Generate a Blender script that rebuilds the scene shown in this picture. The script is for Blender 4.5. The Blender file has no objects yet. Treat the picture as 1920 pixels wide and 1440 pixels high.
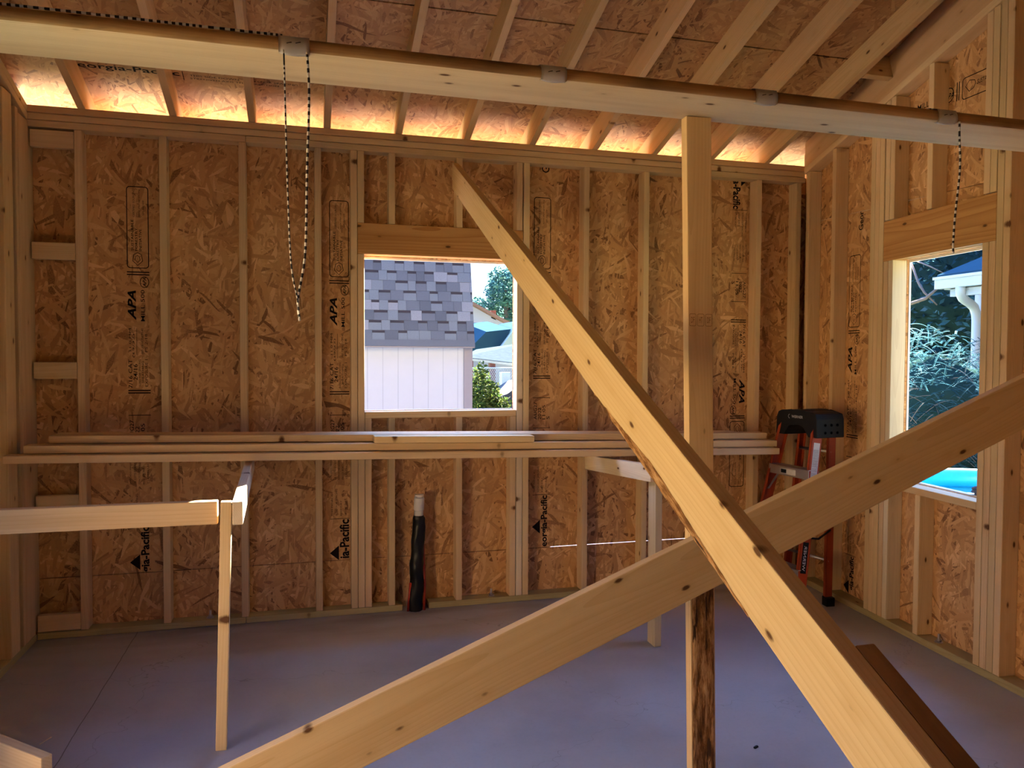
import bpy, bmesh, math, random
from mathutils import Vector, Matrix, noise
random.seed(7)
SC = bpy.context.scene
COL = SC.collection
V = Vector
# ------------------------------------------------------------------ camera
F, YAW, PITCH, ROLL = 1437.0, .2625, .0326, .004
CAM = V((1.557, -4.526, 1.5004))
fw = V((math.sin(YAW)*math.cos(PITCH), math.cos(YAW)*math.cos(PITCH), -math.sin(PITCH)))
rt0 = V((math.cos(YAW), -math.sin(YAW), 0)); up0 = rt0.cross(fw)
rt = rt0*math.cos(ROLL)+up0*math.sin(ROLL); up = up0*math.cos(ROLL)-rt0*math.sin(ROLL)
cd = bpy.data.cameras.new('camera'); cam = bpy.data.objects.new('camera', cd); COL.objects.link(cam)
cd.sensor_width = 36; cd.lens = F/1920*36; cd.clip_start = .05; cd.clip_end = 300
m3 = Matrix((rt, up, -fw)).transposed()
cam.matrix_world = Matrix.Translation(CAM) @ m3.to_4x4()
SC.camera = cam
SC.view_settings.view_transform = 'Standard'; SC.view_settings.look = 'None'
SC.view_settings.gamma = 1; SC.view_settings.use_curve_mapping = False
SC.view_settings.exposure = 0.0
SKY_STR, SUN_E, EXPO = 1.1, 70.0, 1.66
SKY_REAR_LOW = (.10, .17, .42); SKY_REAR_HI = (.15, .28, .80)

def at(px, py, ax, v):
    """world point seen at pixel (px, py) on the plane ax = v"""
    r = fw + rt*((px-960)/F) + up*((720-py)/F)
    i = 'xyz'.index(ax)
    return CAM + r*((v-CAM[i])/r[i])

# ------------------------------------------------------------------ materials
class NT:
    def __init__(s, name):
        s.m = bpy.data.materials.new(name); s.m.use_nodes = True
        s.t = s.m.node_tree; s.t.nodes.clear()
        s.out = s.t.nodes.new('ShaderNodeOutputMaterial')
    def n(s, typ, ins=None, **kw):
        nd = s.t.nodes.new('ShaderNode'+typ)
        for k, v in kw.items(): setattr(nd, k, v)
        for k, v in (ins or {}).items():
            sock = nd.inputs[k]
            if hasattr(v, 'is_linked') or isinstance(v, bpy.types.NodeSocket): s.t.links.new(v, sock)
            else: sock.default_value = v
        return nd
    def math(s, op, a, b=0.0, c=0.0, clamp=False):
        return s.n('Math', {0: a, 1: b, 2: c}, operation=op, use_clamp=clamp).outputs[0]
    def vm(s, op, a, b=(0, 0, 0)):
        nd = s.n('VectorMath', {0: a, 1: b}, operation=op)
        return nd.outputs[1] if op in ('LENGTH', 'DOT_PRODUCT') else nd.outputs[0]
    def mix(s, f, a, b, bt='MIX'):
        nd = s.t.nodes.new('ShaderNodeMix'); nd.data_type = 'RGBA'; nd.blend_type = bt
        for i, v in ((0, f), (6, a), (7, b)):
            if isinstance(v, bpy.types.NodeSocket): s.t.links.new(v, nd.inputs[i])
            else: nd.inputs[i].default_value = v if i == 0 else (*v[:3], 1)
        return nd.outputs[2]
    def ramp(s, f, stops, interp='LINEAR'):
        nd = s.n('ValToRGB', {0: f}); cr = nd.color_ramp; cr.interpolation = interp
        while len(cr.elements) < len(stops): cr.elements.new(.5)
        for e, (p, c) in zip(cr.elements, stops):
            e.position = p; e.color = (*c, 1) if len(c) == 3 else c
        return nd.outputs[0]
    def bsdf(s, col, rough=.7, spec=.3, metal=0, bump=None, bs=.3, bd=.002, normal=None, **kw):
        ins = {'Base Color': col if isinstance(col, bpy.types.NodeSocket) else (*col, 1), 'Roughness': rough,
               'Metallic': metal, 'Specular IOR Level': spec}
        ins.update(kw)
        b = s.n('BsdfPrincipled', ins)
        if bump is not None:
            bn = s.n('Bump', {'Height': bump, 'Strength': bs, 'Distance': bd})
            s.t.links.new(bn.outputs[0], b.inputs['Normal'])
        s.t.links.new(b.outputs[0], s.out.inputs[0])
        return s.m

def flat(name, col, rough=.7, spec=.3, metal=0, var=.12, scale=30):
    s = NT(name); tc = s.n('TexCoord')
    nz = s.n('TexNoise', {'Vector': tc.outputs['Object'], 'Scale': scale, 'Detail': 4})
    c = s.mix(nz.outputs[0], tuple(x*(1-var) for x in col), tuple(min(1, x*(1+var)) for x in col))
    return s.bsdf(c, rough, spec, metal)

def wood(name, light, mid, dark, knots=True, grain=.55, rough=.72, stain=None, ring=.0065):
    s = NT(name)
    tc = s.n('TexCoord'); oi = s.n('ObjectInfo'); R = oi.outputs['Random']
    r2 = s.math('FRACT', s.math('MULTIPLY', R, 17.31)); r3 = s.math('FRACT', s.math('MULTIPLY', R, 53.77))
    off = s.n('CombineXYZ', {0: s.math('MULTIPLY', R, 40.0), 1: s.math('MULTIPLY', r2, .0), 2: 0.0}).outputs[0]
    p = s.vm('ADD', tc.outputs['Object'], off)
    # growth rings about a pith lying off the board
    pith = s.n('CombineXYZ', {0: 0.0, 1: s.math('MULTIPLY_ADD', r2, .16, -.08), 2: s.math('MULTIPLY_ADD', r3, .09, .02)}).outputs[0]
    q = s.vm('ADD', p, pith)
    big = s.n('TexNoise', {'Vector': s.vm('MULTIPLY', p, (.9, 3, 3)), 'Scale': 1.0, 'Detail': 1.0, 'Roughness': .5})
    warp = s.math('MULTIPLY', s.math('SUBTRACT', big.outputs[0], .5), .06)
    yz = s.n('Combine' + 'XYZ', {0: 0.0, 1: s.n('SeparateXYZ', {0: q}).outputs[1], 2: s.n('SeparateXYZ', {0: q}).outputs[2]}).outputs[0]
    rad = s.math('ADD', s.vm('LENGTH', yz), warp)
    saw = s.math('FRACT', s.math('DIVIDE', rad, ring))
    late = s.math('POWER', saw, 3.0)
    fine = s.n('TexNoise', {'Vector': s.vm('MULTIPLY', p, (6, 260, 260)), 'Scale': 1.0, 'Detail': 1.0})
    broad = s.n('TexNoise', {'Vector': s.vm('MULTIPLY', p, (1.3, 22, 22)), 'Scale': 1.0, 'Detail': 1.0})
    c = s.mix(s.math('MULTIPLY', late, grain, clamp=True), light, mid)
    c = s.mix(s.math('MULTIPLY', s.math('SUBTRACT', broad.outputs[0], .42, clamp=True), 1.6, clamp=True), c, mid)
    c = s.mix(s.math('MULTIPLY', s.math('SUBTRACT', fine.outputs[0], .5, clamp=True), .5, clamp=True), c, dark)
    hgt = fine.outputs[0]
    if knots:
        vo = s.n('TexVoronoi', {'Vector': s.vm('MULTIPLY', p, (5.5, 12, 3.0)), 'Scale': 1.0, 'Randomness': 1.0})
        d = s.math('ADD', vo.outputs['Distance'], s.math('MULTIPLY', s.math('SUBTRACT', fine.outputs[0], .5), .04))
        kn = s.n('MapRange', {'Value': d, 'From Min': .06, 'From Max': .11, 'To Min': 1.0, 'To Max': 0.0}).outputs[0]
        halo = s.n('MapRange', {'Value': d, 'From Min': .07, 'From Max': .26, 'To Min': .55, 'To Max': 0.0}).outputs[0]
        c = s.mix(halo, c, mid)
        c = s.mix(kn, c, (.13, .055, .02))
    hv = s.n('HueSaturation', {'Hue': s.math('MULTIPLY_ADD', r3, .012, .494), 'Saturation': 1.0,
              'Value': s.math('MULTIPLY_ADD', r2, .22, .88), 'Color': c}).outputs[0]
    if stain:
        sn = s.n('TexNoise', {'Vector': s.vm('MULTIPLY', p, (2, 9, 9)), 'Scale': 1.0, 'Detail': 4.0})
        hv = s.mix(s.math('MULTIPLY', s.math('SUBTRACT', sn.outputs[0], .45, clamp=True), 4.0, clamp=True), hv, stain)
    return s.bsdf(hv, rough, .25)

def osb(name, plane, lo, md, hi, seams=None):
    """oriented strand board: elongated flakes in several directions, the highest layer on top"""
    s = NT(name); tc = s.n('TexCoord'); sp = s.n('SeparateXYZ', {0: tc.outputs['Object']})
    i, j = plane
    base = s.n('CombineXYZ', {0: sp.outputs[i], 1: sp.outputs[j], 2: 0.0}).outputs[0]
    wn = s.n('TexNoise', {'Vector': base, 'Scale': 5.0, 'Detail': 0.0})
    wv = s.vm('MULTIPLY', s.vm('SUBTRACT', wn.outputs['Color'], (.5, .5, .5)), (.05, .05, 0))
    pt = s.vm('ADD', base, wv)
    bh = bc = None
    for k, (ang, sx, sy) in enumerate(((12, 8, 46), (47, 9, 60), (78, 8, 40), (112, 9, 52), (150, 10, 66), (96, 14, 90))):
        mp = s.n('Mapping', {0: pt, 1: (k*3.7, k*1.9, 0), 2: (0, 0, math.radians(ang)), 3: (1, 1, 1)})
        vo = s.n('TexVoronoi', {'Vector': s.vm('MULTIPLY', mp.outputs[0], (sx, sy, 1)), 'Scale': 1.0}, voronoi_dimensions='2D')
        c = s.n('SeparateColor', {0: vo.outputs['Color']})
        h = c.outputs[0]; g = c.outputs[1]
        if bh is None: bh, bc = h, g
        else:
            f = s.math('GREATER_THAN', h, bh)
            bc = s.math('MULTIPLY_ADD', s.math('SUBTRACT', g, bc), f, bc)
            bh = s.math('MAXIMUM', h, bh)
    fine = s.n('TexNoise', {'Vector': base, 'Scale': 160.0, 'Detail': 1.0})
    big = s.n('TexNoise', {'Vector': base, 'Scale': 2.2, 'Detail': 1.0})
    v = s.math('ADD', s.math('MULTIPLY_ADD', fine.outputs[0], .22, -.11), bc)
    v = s.math('ADD', v, s.math('MULTIPLY_ADD', big.outputs[0], .3, -.15))
    col = s.ramp(v, [(-.0, tuple(x*.8 for x in lo)), (.05, tuple(.7*a+.3*b for a, b in zip(lo, md))), (.16, tuple(.35*a+.65*b for a, b in zip(lo, md))), (.5, md), (.88, tuple(.45*a+.55*b for a, b in zip(hi, md))), (1.0, hi)])
    return s.bsdf(col, .62, .3)

PINE = wood('pine', (.76, .57, .34), (.60, .40, .20), (.40, .24, .11), grain=.45)
PINE_B = wood('pine_clear', (.80, .60, .33), (.66, .44, .20), (.46, .27, .11), knots=True, grain=.5, ring=.011)
PINE_LIT = wood('pine_lit', (.74, .63, .46), (.60, .47, .32), (.40, .29, .18), grain=.5)  # paler pine copy for light-struck boards; the brightness is in the colour
PLANK = wood('plank_pine', (.76, .62, .41), (.60, .44, .25), (.40, .27, .14), grain=.75, ring=.009)
RAFT = wood('rafter_pine', (.70, .47, .25), (.56, .34, .15), (.37, .20, .08), grain=.5)
FIR = wood('fir_header', (.62, .33, .13), (.44, .19, .06), (.28, .10, .03), grain=.9, ring=.012)
TREATED = wood('treated_pine', (.52, .45, .22), (.36, .30, .13), (.22, .17, .08), grain=.5)
WEATHER = wood('weathered_pine', (.55, .46, .33), (.42, .34, .23), (.25, .2, .13), grain=.6)
WANE = wood('waney_edge', (.46, .28, .12), (.32, .18, .075), (.15, .08, .035), knots=True, grain=.5, stain=(.10, .05, .025))
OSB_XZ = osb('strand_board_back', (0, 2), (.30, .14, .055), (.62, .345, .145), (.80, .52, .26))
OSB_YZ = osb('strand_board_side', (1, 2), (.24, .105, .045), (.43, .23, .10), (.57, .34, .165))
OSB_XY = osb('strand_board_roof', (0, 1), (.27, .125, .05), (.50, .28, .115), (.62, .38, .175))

def m_bark():
    s = NT('bark_remnant'); tc = s.n('TexCoord')
    p = s.vm('MULTIPLY', tc.outputs['Object'], (9, 60, 60))
    a = s.n('TexNoise', {'Vector': p, 'Scale': 1.0, 'Detail': 6.0, 'Roughness': .7})
    p2 = s.vm('MULTIPLY', tc.outputs['Object'], (4, 50, 50))
    b = s.n('TexNoise', {'Vector': p2, 'Scale': 1.0, 'Detail': 4.0})
    c = s.ramp(a.outputs[0], [(.3, (.05, .025, .012)), (.46, (.24, .11, .035)), (.56, (.52, .30, .13)), (.75, (.70, .50, .29))])
    c = s.mix(s.math('GREATER_THAN', b.outputs[0], .62), c, (.07, .035, .018))
    return s.bsdf(c, .8, .2, bump=a.outputs[0], bs=.9, bd=.006)
BARK = m_bark()

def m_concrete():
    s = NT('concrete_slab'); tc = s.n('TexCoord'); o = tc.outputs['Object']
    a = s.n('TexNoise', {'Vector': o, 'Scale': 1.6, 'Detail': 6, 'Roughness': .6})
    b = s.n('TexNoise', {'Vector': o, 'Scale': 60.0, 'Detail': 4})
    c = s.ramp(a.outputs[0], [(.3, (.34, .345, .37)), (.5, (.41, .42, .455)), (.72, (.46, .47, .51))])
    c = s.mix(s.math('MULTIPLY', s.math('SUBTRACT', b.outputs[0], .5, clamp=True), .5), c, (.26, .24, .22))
    # saw-cut joint and hairline cracks
    sp = s.n('SeparateXYZ', {0: o})
    wob = s.n('TexNoise', {'Vector': o, 'Scale': 7.0, 'Detail': 3})
    ln = s.math('ABSOLUTE', s.math('ADD', s.math('SUBTRACT', sp.outputs[0], .66), s.math('MULTIPLY_ADD', wob.outputs[0], .012, -.006)))
    c = s.mix(s.math('LESS_THAN', ln, .0022), c, (.17, .16, .15))
    cr = s.n('TexVoronoi', {'Vector': s.vm('ADD', s.vm('MULTIPLY', o, (.55, .8, 1)), s.vm('MULTIPLY', wob.outputs['Color'], (.25, .25, 0))), 'Scale': 1.0}, feature='DISTANCE_TO_EDGE')
    c = s.mix(s.math('MULTIPLY', s.math('LESS_THAN', cr.outputs['Distance'], .0012), .5), c, (.2, .19, .18))
    # dropped dirt along the wall
    dn = s.n('TexNoise', {'Vector': s.vm('MULTIPLY', o, (1.5, 6, 1)), 'Scale': 1.0, 'Detail': 5})
    edge = s.n('MapRange', {'Value': sp.outputs[1], 'From Min': -.55, 'From Max': -.02, 'To Min': 0.0, 'To Max': .6}).outputs[0]
    c = s.mix(s.math('MULTIPLY', edge, s.math('MULTIPLY', s.math('SUBTRACT', dn.outputs[0], .45, clamp=True), 5.0, clamp=True)), c, (.22, .17, .12))
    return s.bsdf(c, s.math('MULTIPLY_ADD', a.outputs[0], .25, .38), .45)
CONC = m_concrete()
INK = flat('stamp_ink', (.014, .009, .008), .85, .1)
WHITE = flat('white_paint', (.8, .8, .8), .5, .4, var=.04)
CARD = flat('silvery_card', (.80, .76, .76), .45, .5, var=.12, scale=14)
BLK = flat('black_plastic', (.010, .010, .010), .6, .2)
BLKROUGH = flat('black_tar_wrap', (.006, .006, .006), .4, .4)
ORANGE = flat('orange_fiberglass', (.40, .058, .016), .5, .35, var=.1)
ALU = flat('aluminium', (.55, .54, .52), .38, .5, metal=.85, var=.08)
STEEL = flat('zinc_steel', (.5, .5, .5), .35, .5, metal=.9)
PVC = flat('white_pvc', (.78, .78, .76), .35, .5, var=.05)
REDP = flat('red_tube', (.35, .03, .015), .4, .4)
LABEL = flat('sticker_white', (.66, .66, .64), .55, .3, var=.1, scale=60)
YEL = flat('sticker_yellow', (.75, .45, .05), .55, .3)
GREEN_PL = flat('pool_blue', (.012, .28, .42), .35, .5, var=.08)
STAPLE = flat('staple_steel', (.05, .04, .04), .4, .5, metal=.6)

# ------------------------------------------------------------------ mesh helpers
def tag(o, label=None, cat=None, group=None, kind=None):
    if label: o['label'] = label
    if cat: o['category'] = cat
    if group: o['group'] = group
    if kind: o['kind'] = kind
    return o

def link(name, bm, mats, parent=None, mw=None, smooth=False):
    me = bpy.data.meshes.new(name)
    bmesh.ops.recalc_face_normals(bm, faces=bm.faces[:])
    bm.to_mesh(me); bm.free()
    for m in (mats if isinstance(mats, (list, tuple)) else [mats]): me.materials.append(m)
    if smooth:
        for p in me.polygons: p.use_smooth = True
    o = bpy.data.objects.new(name, me); COL.objects.link(o)
    if mw is not None: o.matrix_world = mw
    if parent is not None:
        o.parent = parent
        o.matrix_parent_inverse = Matrix.Identity(4)
        if mw is not None:
            o.matrix_basis = PW[parent.name].inverted() @ mw
    PW[o.name] = mw.copy() if mw is not None else (PW[parent.name].copy() if parent is not None else Matrix.Identity(4))
    return o
PW = {}
def empty(name, loc, rotz=0.0):
    o = bpy.data.objects.new(name, None); COL.objects.link(o)
    mw = Matrix.Translation(V(loc)) @ Matrix.Rotation(rotz, 4, 'Z')
    o.matrix_world = mw; o.empty_display_size = .05; PW[o.name] = mw
    return o

def bx(bm, lo, hi, mw=None, mi=0, bev=0.0):
    lo, hi = V(lo), V(hi)
    r = bmesh.ops.create_cube(bm, size=1.0)
    vs = r['verts']
    for v in vs:
        v.co = V(((v.co.x+.5)*(hi.x-lo.x)+lo.x, (v.co.y+.5)*(hi.y-lo.y)+lo.y, (v.co.z+.5)*(hi.z-lo.z)+lo.z))
    fs = set(f for v in vs for f in v.link_faces)
    for f in fs: f.material_index = mi
    if bev > 0:
        es = list(set(e for v in vs for e in v.link_edges))
        g = bmesh.ops.bevel(bm, geom=es, offset=bev, segments=2, affect='EDGES', profile=.6)
        vs = list(set(v for f in g['faces'] for v in f.verts) | set(v for v in vs if v.is_valid))
    if mw is not None:
        bmesh.ops.transform(bm, matrix=mw, verts=list(set(v for v in vs if v.is_valid)))
    return vs

def frame_mw(o, x, y):
    x = V(x).normalized(); y = (V(y)-x*V(y).dot(x)).normalized(); z = x.cross(y)
    m = Matrix((x, y, z)).transposed().to_4x4(); m.translation = V(o); return m

def board(name, p0, p1, wdir, w, t, mat, label=None, cat=None, group=None, parent=None, bev=.004, kind=None):
    """a sawn board from p0 to p1 (centre line); w wide along wdir, t thick"""
    p0, p1 = V(p0), V(p1); L = (p1-p0).length
    bm = bmesh.new(); bx(bm, (0, -w/2, -t/2), (L, w/2, t/2), bev=bev)
    o = link(name, bm, mat, parent, frame_mw(p0, p1-p0, wdir))
    return tag(o, label, cat, group, kind)

def prism(name, poly, depth, mw, mats, parent=None, bev=.003, smooth=False):
    """polygon in the local XY plane, extruded along local Z by depth"""
    bm = bmesh.new()
    a = [bm.verts.new((x, y, 0)) for x, y in poly]; b = [bm.verts.new((x, y, depth)) for x, y in poly]
    bm.faces.new(a[::-1]); bm.faces.new(b); n = len(poly)
    for i in range(n): bm.faces.new((a[i], a[(i+1) % n], b[(i+1) % n], b[i]))
    if bev: bmesh.ops.bevel(bm, geom=bm.edges[:], offset=bev, segments=2, affect='EDGES', profile=.6)
    return link(name, bm, mats, parent, mw, smooth)

def tube(bm, pts, r, seg=8, mi=None, cap=True):
    pts = [V(p) for p in pts]; rings = []
    n = len(pts); prev = None
    for i, p in enumerate(pts):
        d = (pts[min(i+1, n-1)]-pts[max(i-1, 0)]).normalized()
        if prev is None:
            u = d.cross(V((0, 0, 1)));
            if u.length < .01: u = d.cross(V((1, 0, 0)))
        else: u = prev - d*prev.dot(d)
        u.normalize(); prev = u; w = d.cross(u)
        rr = r[i] if isinstance(r, (list, tuple)) else r
        rings.append([bm.verts.new(p+(u*math.cos(k*2*math.pi/seg)+w*math.sin(k*2*math.pi/seg))*rr) for k in range(seg)])
    for i in range(n-1):
        for k in range(seg):
            f = bm.faces.new((rings[i][k], rings[i][(k+1) % seg], rings[i+1][(k+1) % seg], rings[i+1][k]))
            f.smooth = True
            if mi is not None: f.material_index = mi(i)
    if cap:
        for rg in (rings[0], rings[-1]):
            try: bm.faces.new(rg)
            except ValueError: pass

# ------------------------------------------------------------------ room shell
S = .4064
XL = .175                     # inner stud face of the left wall
PLZ = (2.695, 2.733, 2.771, 2.809)
RS = .30                      # roof rise per metre
RIDGE = -3.1
def tr(o, kind='structure'): o['kind'] = kind; return o

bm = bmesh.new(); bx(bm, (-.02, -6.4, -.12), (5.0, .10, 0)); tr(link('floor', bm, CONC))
bm = bmesh.new(); bx(bm, (-30, -40, -.30), (40, 60, -.10))
GRD = flat('yard_grass', (.13, .15, .09), .9, .2, var=.35, scale=3)
bm2 = bmesh.new(); bx(bm2, (-3, .13, -.12), (8, 2.7, -.085)); tr(link('bounce_path', bm2, flat('bounce_concrete', (.72, .69, .62), .85, .2, var=.1, scale=3)))  # pale strip added behind the wall to bounce sun up under the eaves
tr(link('ground', bm, GRD))

# back wall sheathing, with the window opening and the open joint near the floor
W1 = (1.888, 2.802, 1.188, 2.100)
T0, T1 = .0895, .1005
bm = bmesh.new()
def wb(x0, x1, z0, z1): bx(bm, (x0, T0, z0), (x1, T1, z1))
gz = .305
bx(bm, (0, T1+.0004, gz-.03), (3.058, T1+.008, gz+.03)); wb(-.0, 3.06, -.05, gz-.0024); wb(3.06, 4.9, -.05, gz-.002)
for x0, x1 in ((-.0, .40), (.401, 1.618), (1.6195, W1[0]),): wb(x0, x1, gz+.0024, 2.75)
wb(W1[0], W1[1], gz+.0024, W1[2]); wb(W1[0], W1[1], W1[3], 2.75)
wb(W1[1], 2.84, gz+.0024, 2.75); wb(2.841, 3.06, gz+.0024, 2.75); wb(3.06, 4.059, gz+.0025, 2.75); wb(4.060, 4.9, gz+.0025, 2.75)
wall_back = tr(link('wall_back', bm, OSB_XZ))

# right wall: runs from the corner toward the camera, slightly off square
O_R = V((4.79, 0, 0)); A_R = V((-.0827, -.9966, 0)).normalized(); N_R = V((.9966, -.0827, 0)).normalized()
MR = Matrix((A_R, N_R, V((0, 0, 1)))).transposed().to_4x4(); MR.translation = O_R   # local x = u along wall, y = depth outward
def RW(u, w, z): return MR @ V((u, w, z))
W2 = (.942, 1.576, .823, 2.060)
def roof_under(y): return 2.809+.146-RS*y
bm = bmesh.new()
def poly_yz(bm, pts, w0, w1):
    a = [bm.verts.new((u, w0, z)) for u, z in pts]; b = [bm.verts.new((u, w1, z)) for u, z in pts]
    bm.faces.new(a); bm.faces.new(b[::-1]); n = len(pts)
    for i in range(n): bm.faces.new((a[i], a[(i+1) % n], b[(i+1) % n], b[i]))
def rz(u): return roof_under(-u*.9966)-.004
def sz(u): return 2.435-.045*u
poly_yz(bm, [(-.12, -.05), (W2[0], -.05), (W2[0], sz(W2[0])-.003), (.06, sz(.06)-.003), (-.12, sz(-.12))], T0, T1)
poly_yz(bm, [(W2[0], -.05), (W2[1], -.05), (W2[1], W2[2]), (W2[0], W2[2])], T0, T1)
poly_yz(bm, [(W2[0], W2[3]), (W2[1], W2[3]), (W2[1], sz(W2[1])-.004), (1.10, sz(1.1)-.004), (1.098, sz(1.1)-.0024), (W2[0], sz(W2[0])-.003)], T0, T1)
poly_yz(bm, [(W2[1], -.05), (6.4, -.05), (6.4, sz(W2[1])), (W2[1], sz(W2[1]))], T0, T1)
poly_yz(bm, [(-.12, sz(-.12)), (.06, sz(.06)), (1.10, sz(1.10)), (W2[1], sz(W2[1])+.0006), (3.1, sz(W2[1])+.0006), (3.1, rz(3.1)), (-.12, rz(-.12))], T0, T1)
poly_yz(bm, [(3.1, sz(W2[1])), (6.4, sz(W2[1])), (6.4, 2.7), (3.1, rz(3.1))], T0, T1)
poly_yz(bm, [(1.105, sz(1.105)-.03), (1.70, sz(1.7)-.03), (1.70, sz(1.7)+.03), (1.105, sz(1.105)+.03)], T1+.0004, T1+.008)
wall_right = tr(link('wall_right', bm, OSB_XZ, None, MR))

# left wall with an unseen doorway added to admit warm light; closed rear wall
bm = bmesh.new()
def poly_x(bm, pts, x0, x1):
    a = [bm.verts.new((x0, y, z)) for y, z in pts]; b = [bm.verts.new((x1, y, z)) for y, z in pts]
    bm.faces.new(a); bm.faces.new(b[::-1]); n = len(pts)
    for i in range(n): bm.faces.new((a[i], a[(i+1) % n], b[(i+1) % n], b[i]))
DL = (-2.15, -3.35, 1.95)
poly_x(bm, [(.1, -.05), (DL[0], -.05), (DL[0], DL[2]), (DL[0], roof_under(DL[0])), (.1, roof_under(.1))], XL-.1005, XL-.0895)
poly_x(bm, [(DL[0], DL[2]), (DL[1], DL[2]), (DL[1], roof_under(-3.1)-.3*(-3.1-DL[1])), (-3.1, roof_under(-3.1)), (DL[0], roof_under(DL[0]))], XL-.1005, XL-.0895)
poly_x(bm, [(DL[1], -.05), (-6.3, -.05), (-6.3, 2.85), (DL[1], roof_under(-3.1)-.3*(-3.1-DL[1]))], XL-.1005, XL-.0895)
tr(link('wall_left', bm, OSB_YZ))
bm = bmesh.new()
bx(bm, (.07, -6.3, -.05), (4.6, -6.2, 2.95))
tr(link('wall_rear', bm, OSB_XZ))

# roof deck (the ceiling seen from inside): strips with a dark felt above the joints
ang = math.atan(RS); cs = math.cos(ang)
def roof_mw(sgn=1):
    # local x = world X, local y = up the slope, z = up normal
    if sgn > 0: return frame_mw((0, .55, roof_under(.55)), (1, 0, 0), (0, -1, RS)) 
    return frame_mw((0, -6.7, roof_under(-3.1)-RS*3.6), (1, 0, 0), (0, 1, RS))
bm = bmesh.new()
L = 3.65/cs
edges = [0, .92, 1.405, 2.62, L]
M = roof_mw(); Mi = M
def deck(bm, x0, x1, y0, y1, z0=-.0115, z1=0.0):
    bx(bm, (x0, y0, -z1), (x1, y1, -z0))
ys = [0.0, 1.405, 2.625, L]
for i in range(3):
    cuts = [-.5, .87+.61*(i % 2), 3.3+.61*(i % 2)-.4, 5.4]
    for k in range(3): deck(bm, cuts[k]+.0005, cuts[k+1]-.0005, ys[i]+.0045, ys[i+1]-.0045)
# local z of frame points: make sure deck sits above the rafters
nz = (M.to_3x3() @ V((0, 0, 1))).z
if nz < 0:
    for v in bm.verts: v.co.z = -v.co.z
ceiling = tr(link('ceiling', bm, OSB_XY, None, M))
bm = bmesh.new(); s_ = 1 if nz > 0 else -1
lo, hi = sorted((s_*.0118, s_*.02)); bx(bm, (-.55, -.02, lo), (5.45, L+.02, hi))
tr(link('roof_felt', bm, flat('roof_felt', (.03, .03, .04), .9, .1), None, M))
bm = bmesh.new(); M2 = roof_mw(-1); n2 = (M2.to_3x3() @ V((0, 0, 1))).z; s2 = 1 if n2 > 0 else -1
lo, hi = sorted((0, s2*.02)); bx(bm, (-.55, 0, lo), (5.45, 3.6/cs, hi))
tr(link('roof_rear', bm, OSB_XY, None, M2))

# ------------------------------------------------------------------ back wall framing
def vstud(name, xc, z0, z1, label, cat='stud', group=None, mat=None, y0=0.0, wx=.038):
    return board(name, (xc, y0+.0445, z0), (xc, y0+.0445, z1), (0, 1, 0), .089, wx, mat or PINE, label, cat, group)
ZS, ZT = .038, 2.695
G1 = 'full-height studs of the back wall'
vstud('wall_stud', XL+.038*0-.03, ZS, ZT, 'back wall stud hidden against the left corner, behind the corner boards', group=G1)
vstud('wall_stud', S-.004, ZS, ZT, 'full-height pine stud at the right end of the five short blocks', group=G1)
vstud('wall_stud', 2*S, ZS, ZT, 'full-height pine stud directly right of the first printed stamp column', group=G1)
vstud('wall_stud', 3*S, ZS, ZT, 'full-height pine stud behind the hanging cord loop, left of it, third from left corner', group=G1)
vstud('wall_stud', 4*S, ZS, ZT, 'full-height pine stud just right of the hanging cord loop', group=G1)
vstud('king_stud', 1.826, ZS, ZT, 'full-height king stud left of the shed window', group='king studs of the shed window')
vstud('trimmer_stud', 1.866, ZS, 2.104, 'trimmer under the left end of the shed window header', group='trimmers of the shed window')
vstud('cripple_stud', 1.866, 2.284, ZT, 'short cripple above the left end of the shed window header', group='cripples above the shed window')
vstud('cripple_stud', 2.044, 2.284, ZT, 'short cripple above the shed window header, second from its left end', group='cripples above the shed window')
vstud('cripple_stud', 2.445, 2.284, ZT, 'short cripple above the shed window header, at the top of the steep brace', group='cripples above the shed window')
vstud('cripple_stud', 2.818, 2.284, ZT, 'short cripple above the right end of the shed window header', group='cripples above the shed window')
vstud('cripple_stud', 1.906, ZS, 1.150, 'short stud under the left end of the shed window sill', group='cripples below the shed window sill')
vstud('cripple_stud', 2.042, ZS, 1.150, 'short stud below the shed window sill, just left of the black pipe', group='cripples below the shed window sill')
vstud('cripple_stud', 2.445, ZS, 1.150, 'short stud below the shed window sill, right of the black pipe', group='cripples below the shed window sill')
vstud('cripple_stud', 2.780, ZS, 1.150, 'short stud under the right end of the shed window sill', group='cripples below the shed window sill')
vstud('trimmer_stud', 2.822, ZS, 2.104, 'trimmer at the right side of the shed window, sunlit on its edge', group='trimmers of the shed window', mat=PINE_LIT)
vstud('king_stud', 2.863, ZS, ZT, 'full-height king stud right of the shed window', group='king studs of the shed window')
vstud('wall_stud', 8*S, ZS, ZT, 'full-height pine stud right of the stamp column beside the shed window', group=G1)
vstud('wall_stud', 9*S, ZS, ZT, 'full-height pine stud behind the right-hand bench leg', group=G1)
vstud('wall_stud', 10*S, ZS, ZT, 'full-height pine stud hidden behind the standing post', group=G1)
vstud('wall_stud', 11*S, ZS, ZT, 'full-height pine stud between the post and the right corner, beside the upside-down stamps', group=G1)
board('wall_stud', (4.772, .0445, ZS), (4.772, .0445, ZT), (0, 1, 0), .089, .038, PINE,
      'full-height stud of the back wall in the right corner, stained with black ink', 'stud', G1)
board('window_header', (1.847, .019, 2.194), (2.842, .019, 2.194), (0, 0, 1), .178, .038, FIR,
      'reddish grained header over the shed window', 'header')
board('window_header', (1.847, .067, 2.194), (2.842, .067, 2.194), (0, 0, 1), .178, .036, FIR,
      'second header ply behind the reddish header over the shed window', 'header')
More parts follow.
